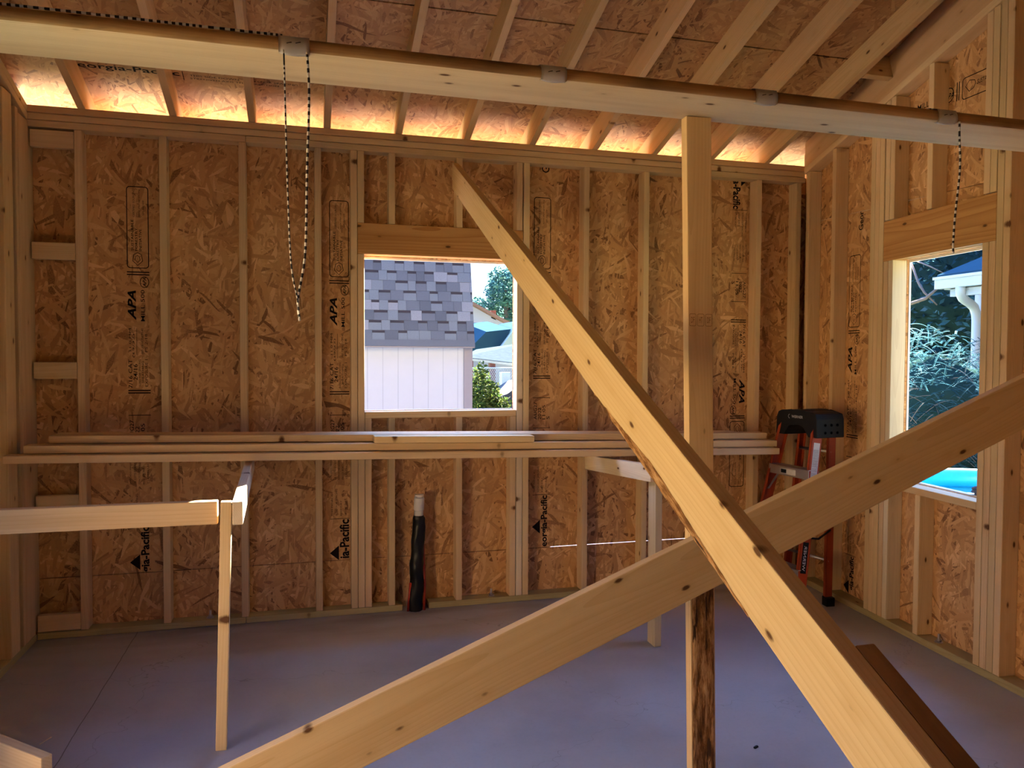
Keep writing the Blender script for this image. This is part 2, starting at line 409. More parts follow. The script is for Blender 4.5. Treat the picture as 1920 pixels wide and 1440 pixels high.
board('rough_sill', (1.887, .0445, 1.169), (2.801, .0445, 1.169), (0, 1, 0), .089, .038, PINE_B,
      'flat pine sill under the shed window opening', 'sill')
# blocking in the left bay
BL = 'short flat blocks between the left corner and the first stud'
for zc, nm in ((2.640, 'topmost, just under the top plate'), (2.058, 'second from the top'), (1.430, 'third from the top'), (.724, 'second from the floor, behind the front rail'), (.086, 'lowest, just above the sole plate')):
    board('blocking', (XL+.002, .019, zc), (S-.024, .019, zc), (0, 0, 1), .089, .038, PINE, 'short flat pine block in the left bay, '+nm, 'blocking board', BL)
# plates
def hplate(name, x0, x1, zc, label, mat=PINE, y0=0.0, cat='plate', group=None):
    return board(name, (x0, y0+.0445, zc), (x1, y0+.0445, zc), (0, 1, 0), .089, .0355, mat, label, cat, group)
GP_ = 'stacked top plates of the back wall'
hplate('top_plate', XL-.09, 1.238, 2.714, 'lowest top plate of the back wall, left length', group=GP_, y0=-.001)
hplate('top_plate', 1.240, 4.82, 2.714, 'lowest top plate of the back wall, long right length', group=GP_)
hplate('top_plate', XL-.09, 4.82, 2.752, 'middle top plate of the back wall', group=GP_, y0=.004)
hplate('top_plate', XL-.09, 4.82, 2.790, 'uppermost top plate of the back wall, under the rafters', group=GP_, mat=RAFT, y0=-.003)
GB = 'sole plates on the concrete along the back wall'
hplate('sole_plate', XL, 1.222, .019, 'greenish sole plate of the back wall, from the left corner', TREATED, group=GB)
hplate('sole_plate', 1.225, 2.105, .019, 'greenish sole plate of the back wall, ending left of the black pipe', TREATED, group=GB)
hplate('sole_plate', 2.262, 4.79, .019, 'greenish knotty sole plate of the back wall, right of the black pipe', TREATED, group=GB)

def bolt(loc, label):
    e = empty('anchor_bolt', loc); tag(e, label, 'bolt', 'anchor bolts through the sole plates')
    bm = bmesh.new(); tube(bm, [(0, 0, -.01), (0, 0, .042)], .0065, 8); link('rod', bm, STEEL, e)
    bm = bmesh.new(); tube(bm, [(0, 0, .003), (0, 0, .014)], .0125, 6); link('nut', bm, STEEL, e)
    bm = bmesh.new(); tube(bm, [(0, 0, 0), (0, 0, .003)], .021, 12); link('washer', bm, STEEL, e)
bolt((1.03, .040, .038), 'small anchor bolt and nut on the sole plate left of the bench leg')
bolt((2.655, .040, .038), 'small anchor bolt on the sole plate left of the window king stud')
p = RW(1.30, .045, .038); bolt(p, 'small anchor bolt on the sole plate under the right-hand window')

# ------------------------------------------------------------------ left wall framing
def lstud(yc, w, z1, label, x=XL, t=.089, cat='stud', mat=PINE, z0=.038):
    return board('wall_stud', (x-t/2, yc, z0), (x-t/2, yc, z1), (0, 1, 0), w, t, mat, label, cat, 'boards of the left wall')
lstud(-.085, .140, 2.72, 'wide pine board of the left wall, standing in the back corner', cat='stud')
lstud(-.175, .036, 2.74, 'narrow pine stud of the left wall beside the wide corner board')
lstud(-.300, .118, 2.78, 'doubled pine stud of the left wall at the edge of the picture', mat=PINE_B)
lstud(-.95, .038, 2.95, 'pine stud of the left wall, nearer the camera than the doubled one')
lstud(-1.42, .089, 3.05, 'pine stud of the left wall where the front rail ends')
board('sole_plate', (XL-.0445, -.0, .019), (XL-.0445, -6.1, .019), (1, 0, 0), .089, .038, TREATED, 'sole plate along the foot of the left wall', 'plate')
def slope_board(name, xc, y0, y1, z0, z1, wx, th, label, cat, mat=PINE, wdir=(1, 0, 0)):
    return board(name, (xc, y0, z0), (xc, y1, z1), wdir, wx, th, mat, label, cat)
slope_board('gable_plate', XL-.0445, -.015, -3.0, 2.740, 2.740+.3*2.985, .089, .038, 'sloping plate along the top of the left wall', 'plate')
slope_board('gable_plate', XL-.0445, -.015, -3.0, 2.780, 2.780+.3*2.985, .089, .038, 'second sloping plate stacked on the left wall plate', 'plate')

# ------------------------------------------------------------------ right wall framing
def rstud(name, u, z0, z1, label, w=.038, mat=PINE, cat='stud', group=None):
    return board(name, RW(u, .0445, z0), RW(u, .0445, z1), tuple(N_R), .089, w, mat, label, cat, group)
def gz_(u): return 2.735+.253*u
GR = 'full-height studs of the right wall'
rstud('wall_stud', .078, ZS, gz_(.06), 'right wall stud in the back corner, behind the ladder', group=GR)
rstud('wall_stud', .372, ZS, gz_(.353), 'right wall stud just left of its printed stamp column', group=GR)
GK = 'king studs bundled beside the yard window'
for i, (u, s1) in enumerate(((.757, 'first from the back corner, in the bundle left of the yard window'), (.797, 'second board of the bundle left of the yard window'), (.836, 'board of the left bundle that touches the yard window header'))):
    rstud('king_stud', u, ZS, gz_(u-.02), 'full-height stud, '+s1, group=GK, w=.0385)
rstud('trimmer_stud', .881, ZS, W2[3], 'outer trimmer under the left end of the yard window header', group='trimmers of the yard window')
rstud('trimmer_stud', .922, ZS, W2[3], 'trimmer at the left side of the yard window, pale on its lit side', group='trimmers of the yard window', mat=PINE_LIT)
GCC = 'cripples above the yard window header'
rstud('cripple_stud', .883, 2.288, gz_(.86), 'outer cripple above the left end of the yard window header', group=GCC)
rstud('cripple_stud', .923, 2.288, gz_(.90), 'inner cripple above the left end of the yard window header', group=GCC)
rstud('cripple_stud', 1.214, 2.288, gz_(1.19), 'single cripple above the middle of the yard window header', group=GCC)
rstud('cripple_stud', 1.594, 2.288, gz_(1.575), 'inner cripple above the right end of the yard window header', group=GCC)
rstud('cripple_stud', 1.634, 2.288, gz_(1.615), 'outer cripple above the right end of the yard window header', group=GCC)
rstud('cripple_stud', 1.175, ZS, .785, 'short cripple under the middle of the yard window sill', group='cripples under the yard window sill')
rstud('trimmer_stud', 1.596, ZS, W2[3], 'trimmer at the right side of the yard window', group='trimmers of the yard window')
rstud('trimmer_stud', 1.637, ZS, W2[3], 'outer trimmer under the right end of the yard window header', group='trimmers of the yard window')
rstud('king_stud', 1.677, ZS, gz_(1.655), 'king stud right of the yard window, beside its header', group=GK)
rstud('king_stud', 1.717, ZS, gz_(1.695), 'last king stud right of the yard window, farthest from the corner', group=GK)
rstud('wall_stud', 2.40, ZS, gz_(2.38), 'right wall stud beyond the yard window, toward the rear', group=GR)
board('window_header', RW(.857, .019, 2.172), RW(1.657, .019, 2.172), (0, 0, 1), .225, .038, FIR, 'wide brown header over the yard window', 'header')
board('window_header', RW(.857, .067, 2.172), RW(1.657, .067, 2.172), (0, 0, 1), .225, .036, FIR, 'second header ply behind the header over the yard window', 'header')
board('rough_sill', RW(.942, .0445, .804), RW(1.576, .0445, .804), tuple(N_R), .089, .038, PINE, 'flat pine sill under the yard window', 'sill')
board('sole_plate', RW(0.0, .0445, .019), RW(6.2, .0445, .019), tuple(N_R), .089, .038, TREATED, 'sole plate along the foot of the right wall', 'plate')
board('gable_plate', RW(.03, .0445, gz_(.03)+.021), RW(3.0, .0445, gz_(3.0)+.021), tuple(N_R), .089, .040, PINE, 'sloping plate along the top of the right wall', 'plate')
# white edging around the outside of the yard window opening
bm = bmesh.new()
for lo, hi in (((W2[0]-.012, .1006, W2[2]-.02), (W2[0]+.006, .112, W2[3]+.02)), ((W2[1]-.006, .1006, W2[2]-.02), (W2[1]+.012, .112, W2[3]+.02)),
               ((W2[0]+.006, .1006, W2[3]-.012), (W2[1]-.006, .112, W2[3]+.02)), ((W2[0]+.006, .1006, W2[2]-.02), (W2[1]-.006, .135, W2[2]+.006))):
    bx(bm, lo, hi)
tr(link('window_2', bm, WHITE, None, MR))
bm = bmesh.new()
for lo, hi in (((W1[0]+.0, .1006, W1[3]-.012), (W1[1], .112, W1[3]+.02)), ((W1[0], .1006, W1[2]-.02), (W1[1], .125, W1[2]+.004))):
    bx(bm, lo, hi)
tr(link('window_1', bm, WHITE))

# ------------------------------------------------------------------ rafters
def rafter_poly():
    d = .146
    pts = [(RIDGE+.02, 2.809-RS*(RIDGE+.02)), (0.0, 2.809), (.10, 2.809), (.10, 2.779), (.50, 2.809-.15), (.50, 2.809-.15+d), (RIDGE+.02, 2.809+d-RS*(RIDGE+.02))]
    return pts
ordn = ['first', 'second', 'third', 'fourth', 'fifth', 'sixth', 'seventh', 'eighth', 'ninth', 'tenth', 'eleventh']
MYZ = lambda x: Matrix(((0, 0, 1, x), (1, 0, 0, 0), (0, 1, 0, 0), (0, 0, 0, 1)))  # local x->Y, y->Z, z->X
def rafter(xc, label):
    poly = rafter_poly()
    # own frame along the slope so that the grain follows the board
    o = V((0, RIDGE, 2.809-RS*RIDGE)); d = V((0, 1, -RS)).normalized(); n = V((0, RS, 1)).normalized()
    pl = []
    for y, z in poly:
        q = V((0, y, z))-o; pl.append((q.dot(d), q.dot(n)))
    mw = frame_mw((xc-.019, o.y, o.z), d, n)
    dx = .038 if (mw.to_3x3() @ V((0, 0, 1))).x > 0 else -.038
    ob = prism('rafter', pl, dx, mw, RAFT)
    return tag(ob, label, 'rafter', 'rafters of the roof')
for k in range(11):
    rafter(.46+S*k-(0 if k else .04), 'sloping pine rafter, %s from the left wall' % ordn[k])
# gable rafter over the right wall and lookouts
o_ = RW(0, .011, 0); dsl = (A_R + V((0, 0, RS*.9966))).normalized(); nsl = (V((0, 0, 1))-dsl*dsl.z).normalized()
pl = []
for u, z in ((.015, gz_(.015)+.044), (3.0, gz_(3.0)+.044), (3.0, roof_under(-3.0*.9966)-.004), (.015, roof_under(-.015)-.004)):
    q = A_R*u+V((0, 0, z)); pl.append((q.dot(dsl), q.dot(nsl)))
mg = frame_mw(o_, dsl, nsl); sg = 1 if (mg.to_3x3() @ V((0, 0, 1))).dot(N_R) > 0 else -1
tag(prism('gable_rafter', pl, sg*.038, mg, RAFT), 'broad sloping rafter lying on the right wall plate', 'rafter')
for y, nm in ((-.86, 'lower'), (-1.62, 'upper')):
    xr = RW(-y, .008, 0).x
    board('lookout_block', (.46+S*10+.02, y, roof_under(y)-.075), (xr, y, roof_under(y)-.075), (0, RS, 1), .135, .038, RAFT,
          'short block between the last rafter and the right gable, the %s one' % nm, 'blocking board', 'lookout blocks at the right gable')
board('ridge_board', (.0, RIDGE-.0, 2.809-RS*RIDGE+.04), (4.6, RIDGE, 2.809-RS*RIDGE+.04), (0, 0, 1), .18, .035, RAFT, 'ridge board where the rafters meet above the frame', 'ridge board')

# ------------------------------------------------------------------ flat beam, post, braces
def flat_beam():
    L = 4.585; x0 = .09; W = .235; T = .042
    mw = frame_mw((x0, -2.395, 2.315), (4.1, .035, 0), (0, 1, 0))
    bm = bmesh.new()
    n = 60
    prof = [(.0, .008), (.006, .002), (.018, 0), (W-.004, 0), (W, .004), (W, T-.004), (W-.004, T), (.022, T), (.008, T-.006), (.001, T-.018)]
    rings = []
    for i in range(n+1):
        x = L*i/n; ring = []
        for j, (y, z) in enumerate(prof):
            dy = 0
            if j in (0, 1, 8, 9): dy = .004*noise.noise(V((x*1.7, j*.3, 0)))
            ring.append(bm.verts.new((x, y+dy, z)))
        rings.append(ring)
    m = len(prof)
    for i in range(n):
        for j in range(m):
            f = bm.faces.new((rings[i][j], rings[i+1][j], rings[i+1][(j+1) % m], rings[i][(j+1) % m])); f.smooth = True
            f.material_index = 1 if j in (0, 7, 8, 9) else 0
    bm.faces.new(rings[0]); bm.faces.new(rings[-1][::-1])
    o = link('overhead_beam', bm, [PLANK, WANE], None, mw)
    return tag(o, 'long flat plank spanning overhead with a brown waney front edge', 'beam')
flat_beam()

def post():
    # leaning a little; front face bark-covered low down
    a = V((2.830, -2.166, 2.313)); b = V((2.880, -2.166, 0.0))
    e = empty('support_post', (b.x, b.y, 0)); tag(e, 'upright two-by-four post under the overhead plank, barky near its foot', 'post')
    bm = bmesh.new(); L = (a-b).length
    bx(bm, (0, -.046, -.019), (L, .046, .019), bev=.003)
    link('timber', bm, PINE_B, e, frame_mw(b, a-b, (1, 0, 0)))
    # rough wane on the lower front
    bm = bmesh.new(); nx, ny = 90, 14; L2 = .93; g = []
    for i in range(nx+1):
        row = []
        for j in range(ny+1):
            x = L2*i/nx; y = -.0462+.0925*j/ny
            h = .0035+.004*noise.noise(V((x*9, y*50, 1)))+.003*noise.noise(V((x*30, y*90, 4)))
            if j == 0 or j == ny: h = -.012
            if i == nx: h = 0
            ex = .003*noise.noise(V((x*22, j, 3))) if j == ny else 0
            row.append(bm.verts.new((x, y+ex, h)))
        g.append(row)
    for i in range(nx):
        for j in range(ny):
            bm.faces.new((g[i][j], g[i+1][j], g[i+1][j+1], g[i][j+1]))
    mw = frame_mw(b, a-b, (1, 0, 0)); zz = mw.to_3x3() @ V((0, 0, 1))
    sgn = 1 if zz.y < 0 else -1
    for v in bm.verts: v.co.z = sgn*(v.co.z+.019)
    tag(link('bark_patch', bm, BARK, e, mw, smooth=True), 'rough bark left on the lower front face')
post()

# steep brace: board on edge from the wall top down toward the camera
o = V((2.400, 0, 2.664)); d = V((0, -1, -.474)).normalized(); n = V((0, -.474, 1)).normalized()
def steep(xa, y_start, top_z0, sl, width, ylen, name, mats, label, cutv=True):
    d = V((0, -1, -sl)).normalized(); nn = V((0, -sl, 1)).normalized(); oo = V((xa, 0, top_z0))
    vt = width/ nn.z
    pts = [(y_start, top_z0+sl*y_start), (y_start, top_z0+sl*y_start-vt), (ylen, max(0.0, top_z0+sl*ylen-vt)), (ylen, top_z0+sl*ylen)]
    if top_z0+sl*ylen-vt < 0:
        yb = -(top_z0-vt)/sl; yt = -top_z0/sl
        pts = [(y_start, top_z0+sl*y_start), (y_start, top_z0+sl*y_start-vt), (yb, 0), (yt, 0)]
    pl = []
    for y, z in pts:
        q = V((0, y, z))-V((0, 0, top_z0)); pl.append((q.dot(d), q.dot(nn)))
    mw = frame_mw(oo, d, nn); zx = (mw.to_3x3() @ V((0, 0, 1))).x
    return tag(prism(name, pl, .038 if zx > 0 else -.038, mw, mats), label, 'brace')
steep(2.400, -.002, 2.664, .474, .140, -5.5, 'diagonal_brace', PINE_B, 'long steep brace from the back wall top down toward the camera')
BR = bpy.data.objects['diagonal_brace']
bm = bmesh.new(); g = []
for i in range(61):
    y = -2.35-.85*i/60; row = []
    for j in range(5):
        zt = 2.664+.474*y-.1545+(.034*j/4)*(1-abs(i-30)/31)
        row.append(bm.verts.new((2.400-.0004-max(0, .003*noise.noise(V((y*30, j*2.0, 0)))), y, zt-.003*(j == 0)+.004*noise.noise(V((y*25, j*1.0, 5))))))
    g.append(row)
for i in range(60):
    for j in range(4): bm.faces.new((g[i][j], g[i+1][j], g[i+1][j+1], g[i][j+1]))
mwb = PW['diagonal_brace']
bmesh.ops.transform(bm, matrix=mwb.inverted(), verts=bm.verts[:])
tag(link('bark_strip', bm, BARK, BR, mwb), 'thin strip of bark on the lower edge')
steep(2.4385, -3.455, 2.664, .474, .140, -5.6, 'diagonal_brace', WANE, 'dark second board lying along the near end of the steep brace')
# crossing brace, on the front of the post
yb = -2.227
pA = V((1.10, yb, .0)); 
sl = (1.350-.382)/(4.187-1.716); zc = lambda x: .382+sl*(x-1.716)
xL = 1.716-(.382-.11)/sl
board('diagonal_brace', (xL, yb, zc(xL)), (4.60, yb, zc(4.60)), (0, 0, 1), .186, .038, PINE_B,
      'wide plank crossing low to high in front of the post toward the yard window', 'brace')

# ------------------------------------------------------------------ benches and lumber
def stand(loc, label):
    e = empty('lumber_stand', loc); return tag(e, label, 'stand', 'two-by-four stands that carry the lumber pile')
e = stand((1.25, -1.40, 0), 'left lumber stand with a sunlit wall rail, a front rail and a pale leg')
board('wall_rail', (1.303, -1.46, .910), (1.255, .0, .920), (0, 0, 1), .089, .038, PINE_LIT, parent=e)
board('front_rail', (.176, -1.395, .908), (1.227, -1.401, .908), (0, 0, 1), .089, .038, PINE_B, parent=e)
board('leg', (1.236, -1.440, 0.0), (1.262, -1.440, .955), (0, 1, 0), .036, .040, PINE_B, parent=e)
e = stand((3.33, -.86, 0), 'right lumber stand near the post, a short rail on a weathered leg')
board('wall_rail', (3.282, -.925, .915), (3.268, .0, .853), (0, 0, 1), .089, .038, PINE_LIT, parent=e)
tag(board('leg', (3.325, -.860, 0.0), (3.322, -.860, .925), (0, 1, 0), .089, .038, WEATHER, parent=e), 'weathered greenish leg')

def pile(name, x0, x1, yf, za, label, mat, w=.089, t=.038, dz=0.0, dy=0.0):
    z = lambda x: za-(x-1.27)*.0175
    yc = yf+w/2
    return board(name, (x0, yc, z(x0)+t/2), (x1, yc+dy, z(x1)+t/2+dz), (0, 1, 0), w, t, mat, label, 'board', 'lumber laid across the bench rails')
zA = .979
pile('lumber', .18, 4.345, -.45, zA, 'long two-by-four at the bottom front of the lumber pile', PINE)
pile('lumber', .25, 4.36, -.400, zA+.0415, 'long two-by-four in the second layer of the lumber pile', PINE)
pile('lumber', .34, 4.33, -.335, zA+.083, 'long two-by-four on top of the lumber pile', PINE)
pile('lumber', .40, 4.34, -.358, zA, 'two-by-four at the bottom back of the lumber pile', PINE)
pile('lumber', .34, 4.17, -.243, zA+.083, 'two-by-four at the back of the pile, nearest the wall', PINE)
pile('lumber', .30, 4.3, -.308, zA+.0415, 'two-by-four hidden in the middle of the lumber pile', PINE)
pile('lumber', 1.905, 2.79, -.428, zA+.083, 'short offcut lying on the front of the lumber pile below the shed window', PINE_B, w=.088, t=.036)
p1 = V((.724, -1.725, .184)); p0 = V((.40, -1.43, .184))
dd = (p1-p0).normalized()
board('leftover_board', (p1.x, p1.y, .092), tuple(V((p1.x, p1.y, .092))-dd*.55), (0, 0, 1), .184, .038, PINE_B, 'end of a plank standing on edge on the slab, cut by the lower left corner', 'board')
for k, nm in enumerate(('first', 'second', 'third', 'fourth', 'fifth', 'sixth', 'seventh', 'eighth')):  # unseen boards added so the sun patch bounces back warm
    x0 = .2+.05*((k*7) % 4); y = -2.46-.148*k
    board('lumber', (x0, y, .0195), (x0+1.9, y-.01, .0195), (0, 1, 0), .140, .038, PINE_B, 'wide board added flat on the slab out of view to bounce warm light, %s from the back wall' % nm, 'board', 'boards added on the slab to bounce warm light')
board('light_sliver', at(74, 1396, 'z', .003), at(96, 1382, 'z', .003), (1, 0, 0), .004, .003, PINE_LIT, 'thin pale strip standing in for a sliver of sunlight on the slab near the joint', 'wood scrap', bev=0)  # pale strip laid in place of a sun streak on the slab
bm = bmesh.new(); c = at(1417, 1401, 'z', .004)
for k in range(3): bx(bm, (c.x-.008+.006*k, c.y-.004+.003*k, .0003), (c.x+.001+.006*k, c.y+.003+.003*k, .006))
tag(link('wood_chip', bm, BLK), 'tiny dark chip on the bluish slab right of the post', 'wood scrap')

# ------------------------------------------------------------------ vent pipe
e = empty('stub_pipe', (2.188, .0, 0)); tag(e, 'white pipe stub wrapped in black tar membrane rising through the sole plate', 'pipe')
bm = bmesh.new()
ax = lambda z: V((2.182+.03*z, .004-.02*z, z))
tube(bm, [ax(.3), ax(.60)], .0265, 20); tube(bm, [ax(.60), ax(.603), ax(.672), ax(.676)], [.0268, .0305, .0305, .029], 20); tube(bm, [ax(.676), ax(.695)], .027, 20)
link('white_pipe', bm, PVC, e, Matrix.Identity(4))
bm = bmesh.new(); pts = []; rr = []
N = 46
rings = []
for i in range(N+1):
    z = .57*i/N; c = ax(z); ring = []
    for k in range(22):
        a = k*2*math.pi/22
        r = .044-.008*(z/.57)+.010*noise.noise(V((math.cos(a)*1.2, math.sin(a)*1.2, z*9)))+.004*noise.noise(V((math.cos(a)*4, math.sin(a)*4, z*30)))
        if i == N: r = .029
        ring.append(bm.verts.new(c+V((math.cos(a)*r, math.sin(a)*r, 0))))
    rings.append(ring)
for i in range(N):
    for k in range(22):
        bm.faces.new((rings[i][k], rings[i][(k+1) % 22], rings[i+1][(k+1) % 22], rings[i+1][k])).smooth = True
link('tar_wrap', bm, BLKROUGH, e, Matrix.Identity(4))
bm = bmesh.new(); tube(bm, [(2.232, -.012, 0), (2.236, -.008, .15), (2.229, -.0, .33), (2.225, .0, .45)], .008, 8); link('red_tube', bm, REDP, e, Matrix.Identity(4))
bm = bmesh.new(); tube(bm, [(2.135, -.012, 0), (2.142, -.018, .08), (2.150, -.015, .17)], .008, 8); link('red_tube', bm, REDP, e, Matrix.Identity(4))

# ------------------------------------------------------------------ cords and card patches on the plank
CW = flat('cord_white', (.75, .72, .74), .5, .4, var=.03); CB = flat('cord_black', (.015, .012, .02), .5, .4)
def cord(name, pts, label, r=.0034, seg=.010, group=None):
    P = [V(p) for p in pts]
    # resample
    out = []; 
    def cr(p0, p1, p2, p3, t): return .5*((2*p1)+(p2-p0)*t+(2*p0-5*p1+4*p2-p3)*t*t+(3*p1-p0-3*p2+p3)*t**3)
    for i in range(len(P)-1):
        a = P[max(i-1, 0)]; b = P[i]; c = P[i+1]; dd = P[min(i+2, len(P)-1)]
        k = max(1, int((c-b).length/seg))
        for j in range(k): out.append(cr(a, b, c, dd, j/k))
    out.append(P[-1])
    bm = bmesh.new(); tube(bm, out, r, 6, mi=lambda i: i % 2)
    return tag(link(name, bm, [CW, CB]), label, 'cord', group)
yb_ = -2.402
cord('twisted_cord', [(1.503, yb_+.012, 2.312), (1.505, yb_+.004, 2.27), (1.512, yb_, 1.95), (1.520, yb_, 1.75), (1.535, yb_+.002, 1.66), (1.541, yb_, 1.605)],
     'thin black and white cord strand, slack left side of the loop hanging from the plank', r=.0022, seg=.009)
cord('twisted_cord', [(1.541, yb_+.006, 1.600), (1.537, yb_+.004, 1.66), (1.556, yb_, 1.78), (1.562, yb_, 2.0), (1.568, yb_+.002, 2.2), (1.563, yb_+.01, 2.312)],
     'thicker black and white cord strand, right side of the hanging loop', r=.0034, seg=.0105)
cord('twisted_cord', [(.30, -2.372, 2.361), (.9, -2.369, 2.361), (1.3, -2.365, 2.361), (1.50, -2.363, 2.361)],
     'black and white cord lying along the top edge of the plank, left end', r=.0034, seg=.010)
cord('twisted_cord', [(3.705, -2.378, 2.312), (3.700, -2.384, 2.26), (3.705, -2.384, 2.15), (3.690, -2.384, 2.0), (3.684, -2.384, 1.90), (3.686, -2.384, 1.865)],
     'black and white cord hanging from the plank in front of the yard window', r=.0034, seg=.011)
cord('twisted_cord', [(3.615, -2.33, 2.362), (3.66, -2.325, 2.364), (3.74, -2.32, 2.362)],
     'short bit of cord on top of the plank above the yard window patch', r=.0034, seg=.010)
def patch(xc, w, label, drop):
    e = empty('card_patch', (xc, -2.40, 2.33)); tag(e, label, 'card patch', 'card patches folded over the plank edge')
    y0 = -2.397+(xc-.2)*.0085
    prof = [(.06, .0440), (.02, .0440), (.004, .038), (-.0035, .022), (-.0045, .008), (-.001, -.004+drop*.3), (.010, -.006+drop), (.018, -.004+drop)]
    bm = bmesh.new(); n = 8; rows = []
    for i in range(n+1):
        x = xc-w/2+w*i/n; row = []
        for j, (dy, dz) in enumerate(prof):
            b = .0018*noise.noise(V((x*60, j*.9, xc)))
            if j >= 5: dz -= .004*math.sin(i/n*math.pi)
            row.append(bm.verts.new((x, y0+dy-abs(b), 2.315+dz)))
        rows.append(row)
    for i in range(n):
        for j in range(len(prof)-1): bm.faces.new((rows[i][j], rows[i+1][j], rows[i+1][j+1], rows[i][j+1]))
    bmesh.ops.solidify(bm, geom=bm.faces[:], thickness=.0008)
    link('card', bm, CARD, e, Matrix.Identity(4), smooth=True)
    for s in (-.012, .011):
        bm = bmesh.new(); tube(bm, [(xc+s-.007, y0-.0075, 2.3345-.003+s*.1), (xc+s+.006, y0-.0068, 2.3385+s*.1-.003)], .0012, 6)
        link('staple', bm, STAPLE, e, Matrix.Identity(4))
patch(1.530, .079, 'silvery card folded over the plank edge above the hanging cord loop, stapled twice', .0)
patch(2.256, .078, 'silvery card stapled over the plank edge to the left of the post', .002)
patch(2.962, .078, 'silvery card stapled over the plank edge just right of the post', .0)
patch(3.664, .078, 'silvery card stapled over the plank edge where the right-hand cord hangs', .0)

# ------------------------------------------------------------------ step ladder
def ladder():
    e = empty('step_ladder', (4.45, -.52, 0)); tag(e, 'orange fibreglass step ladder with a black cap standing in the right corner', 'ladder')
    I = Matrix.Identity(4)
    H = 1.19
    # rail end points: near/far, front/rear
    FN = (V((4.285, -.735, 0)), V((4.455, -.665, 1.12))); FF = (V((4.235, -.235, 0)), V((4.425, -.375, 1.12)))
    RN = (V((4.640, -.540, 0)), V((4.590, -.615, 1.12))); RF = (V((4.560, -.200, 0)), V((4.550, -.385, 1.12)))
    def rail(a, b, name, w=.055, flip=1, lab=None):
        x = (b-a).normalized(); side = V((1, -.08, 0))
        bm = bmesh.new(); L = (b-a).length
        bx(bm, (.03, -w/2, -.002), (L, w/2, .002)); bx(bm, (.03, -w/2, -.002), (L, -w/2+.004, flip*.022) if flip > 0 else (L, -w/2+.004, .002)) if flip > 0 else bx(bm, (.03, -w/2, -.022), (L, -w/2+.004, .002))
        if flip > 0: bx(bm, (.03, w/2-.004, -.002), (L, w/2, .022))
        else: bx(bm, (.03, w/2-.004, -.022), (L, w/2, .002))
        r = link(name, bm, ORANGE, e, frame_mw(a, x, side))
        bm = bmesh.new(); bx(bm, (-.002, -w/2-.005, -.026), (.055, w/2+.005, .026), bev=.004)
        link('foot', bm, BLK, r, frame_mw(a, x, side))
        return r
    f1 = rail(*FN, 'front_rail', .062, 1); f2 = rail(*FF, 'front_rail', .062, -1)
    rail(*RN, 'rear_rail', .045, 1); rail(*RF, 'rear_rail', .045, -1)
    # steps
    for t, nm in ((.255, 0), (.51, 0), (.765, 1)):
        a = FF[0].lerp(FF[1], t); b = FN[0].lerp(FN[1], t); d = (b-a).normalized(); nx = V((d.y, -d.x, 0)); nx = -nx if nx.x > 0 else nx
        bm = bmesh.new(); L = (b-a).length
        bx(bm, (.0, -.038, -.002), (L, .038, .002)); bx(bm, (.0, .034, -.055), (L, .038, .002)); bx(bm, (.0, -.038, -.03), (L, -.034, .002))
        mw = frame_mw(a, d, nx); zz = (mw.to_3x3() @ V((0, 0, 1))).z
        if zz < 0:
            for v in bm.verts: v.co.z = -v.co.z
        st = link('step', bm, ALU, e, mw)
        if nm:
            bm = bmesh.new(); bx(bm, (.10, .0381, -.046), (.235, .0386, -.012))
            if zz < 0:
                for v in bm.verts: v.co.z = -v.co.z
            sk = link('sticker', bm, LABEL, st, mw); sk['label'] = 'white and black printed sticker'
            bm = bmesh.new(); bx(bm, (.108, .0386, -.040), (.155, .0389, -.018))
            if zz < 0:
                for v in bm.verts: v.co.z = -v.co.z
            link('sticker_print', bm, BLK, st, mw)
    for t in (.25, .55, .85):
        a = RF[0].lerp(RF[1], t); b = RN[0].lerp(RN[1], t)
        bm = bmesh.new(); tube(bm, [a, b], .009, 8); link('rear_brace', bm, ALU, e, I)
    # spreader arms and diagonal gussets
    for A, B in ((FN, RN), (FF, RF)):
        a = A[0].lerp(A[1], .42); b = B[0].lerp(B[1], .42); m = (a+b)/2+V((0, 0, -.03))
        bm = bmesh.new(); tube(bm, [a, m, b], .006, 6); link('spreader', bm, BLK, e, I)
    for A, s in ((FN, 1), (FF, -1)):
        a = A[0].lerp(A[1], .62); o2 = FF if A is FN else FN; b = A[0].lerp(A[1], .76).lerp(o2[0].lerp(o2[1], .76), .25)
        bm = bmesh.new(); bx(bm, (0, -.008, -.0015), ((b-a).length, .008, .0015)); link('gusset', bm, ALU, e, frame_mw(a, b-a, (1, 0, 0)))
    # cap: arched front profile, extruded front to back
    d = (FN[1]-FF[1]); d.z = 0; d.normalize()
    a0 = FF[1]-d*.030; Lc = (FN[1]-FF[1]).length+.060
    poly = [(0, -.055), (.006, .055), (.02, .085), (.05, .096), (.14, .098), (.16, .105), (.22, .105), (.24, .098), (Lc-.05, .094), (Lc-.015, .085), (Lc-.004, .055), (Lc, -.055),
            (Lc-.075, -.055), (Lc-.085, -.025), (Lc-.11, .005), (Lc-.15, .018), (.15, .018), (.11, .005), (.085, -.025), (.075, -.055)]
    mw = frame_mw(a0+V((-.035, 0, -.02)), d, (0, 0, 1)); zx = (mw.to_3x3() @ V((0, 0, 1))).x
    dep = .205 if zx > 0 else -.205
    cap = prism('cap', poly, dep, mw, BLK, e, bev=.006)
    for i in range(3):
        for j in range(2):
            bm = bmesh.new(); c = V((Lc+.0004, .02-.045*j, dep*(.3+.22*i)))
            tube(bm, [mw @ c, mw @ (c+V((.002, 0, 0)))], .008, 10); link('tool_hole', bm, flat('tool_hole', (.002, .002, .002), .9, .05) if i+j == 0 else bpy.data.materials['tool_hole'], cap, Matrix.Identity(4))
    return e, cap, mw, Lc, FN
LAD, CAP, CAPM, LC, FN = ladder()

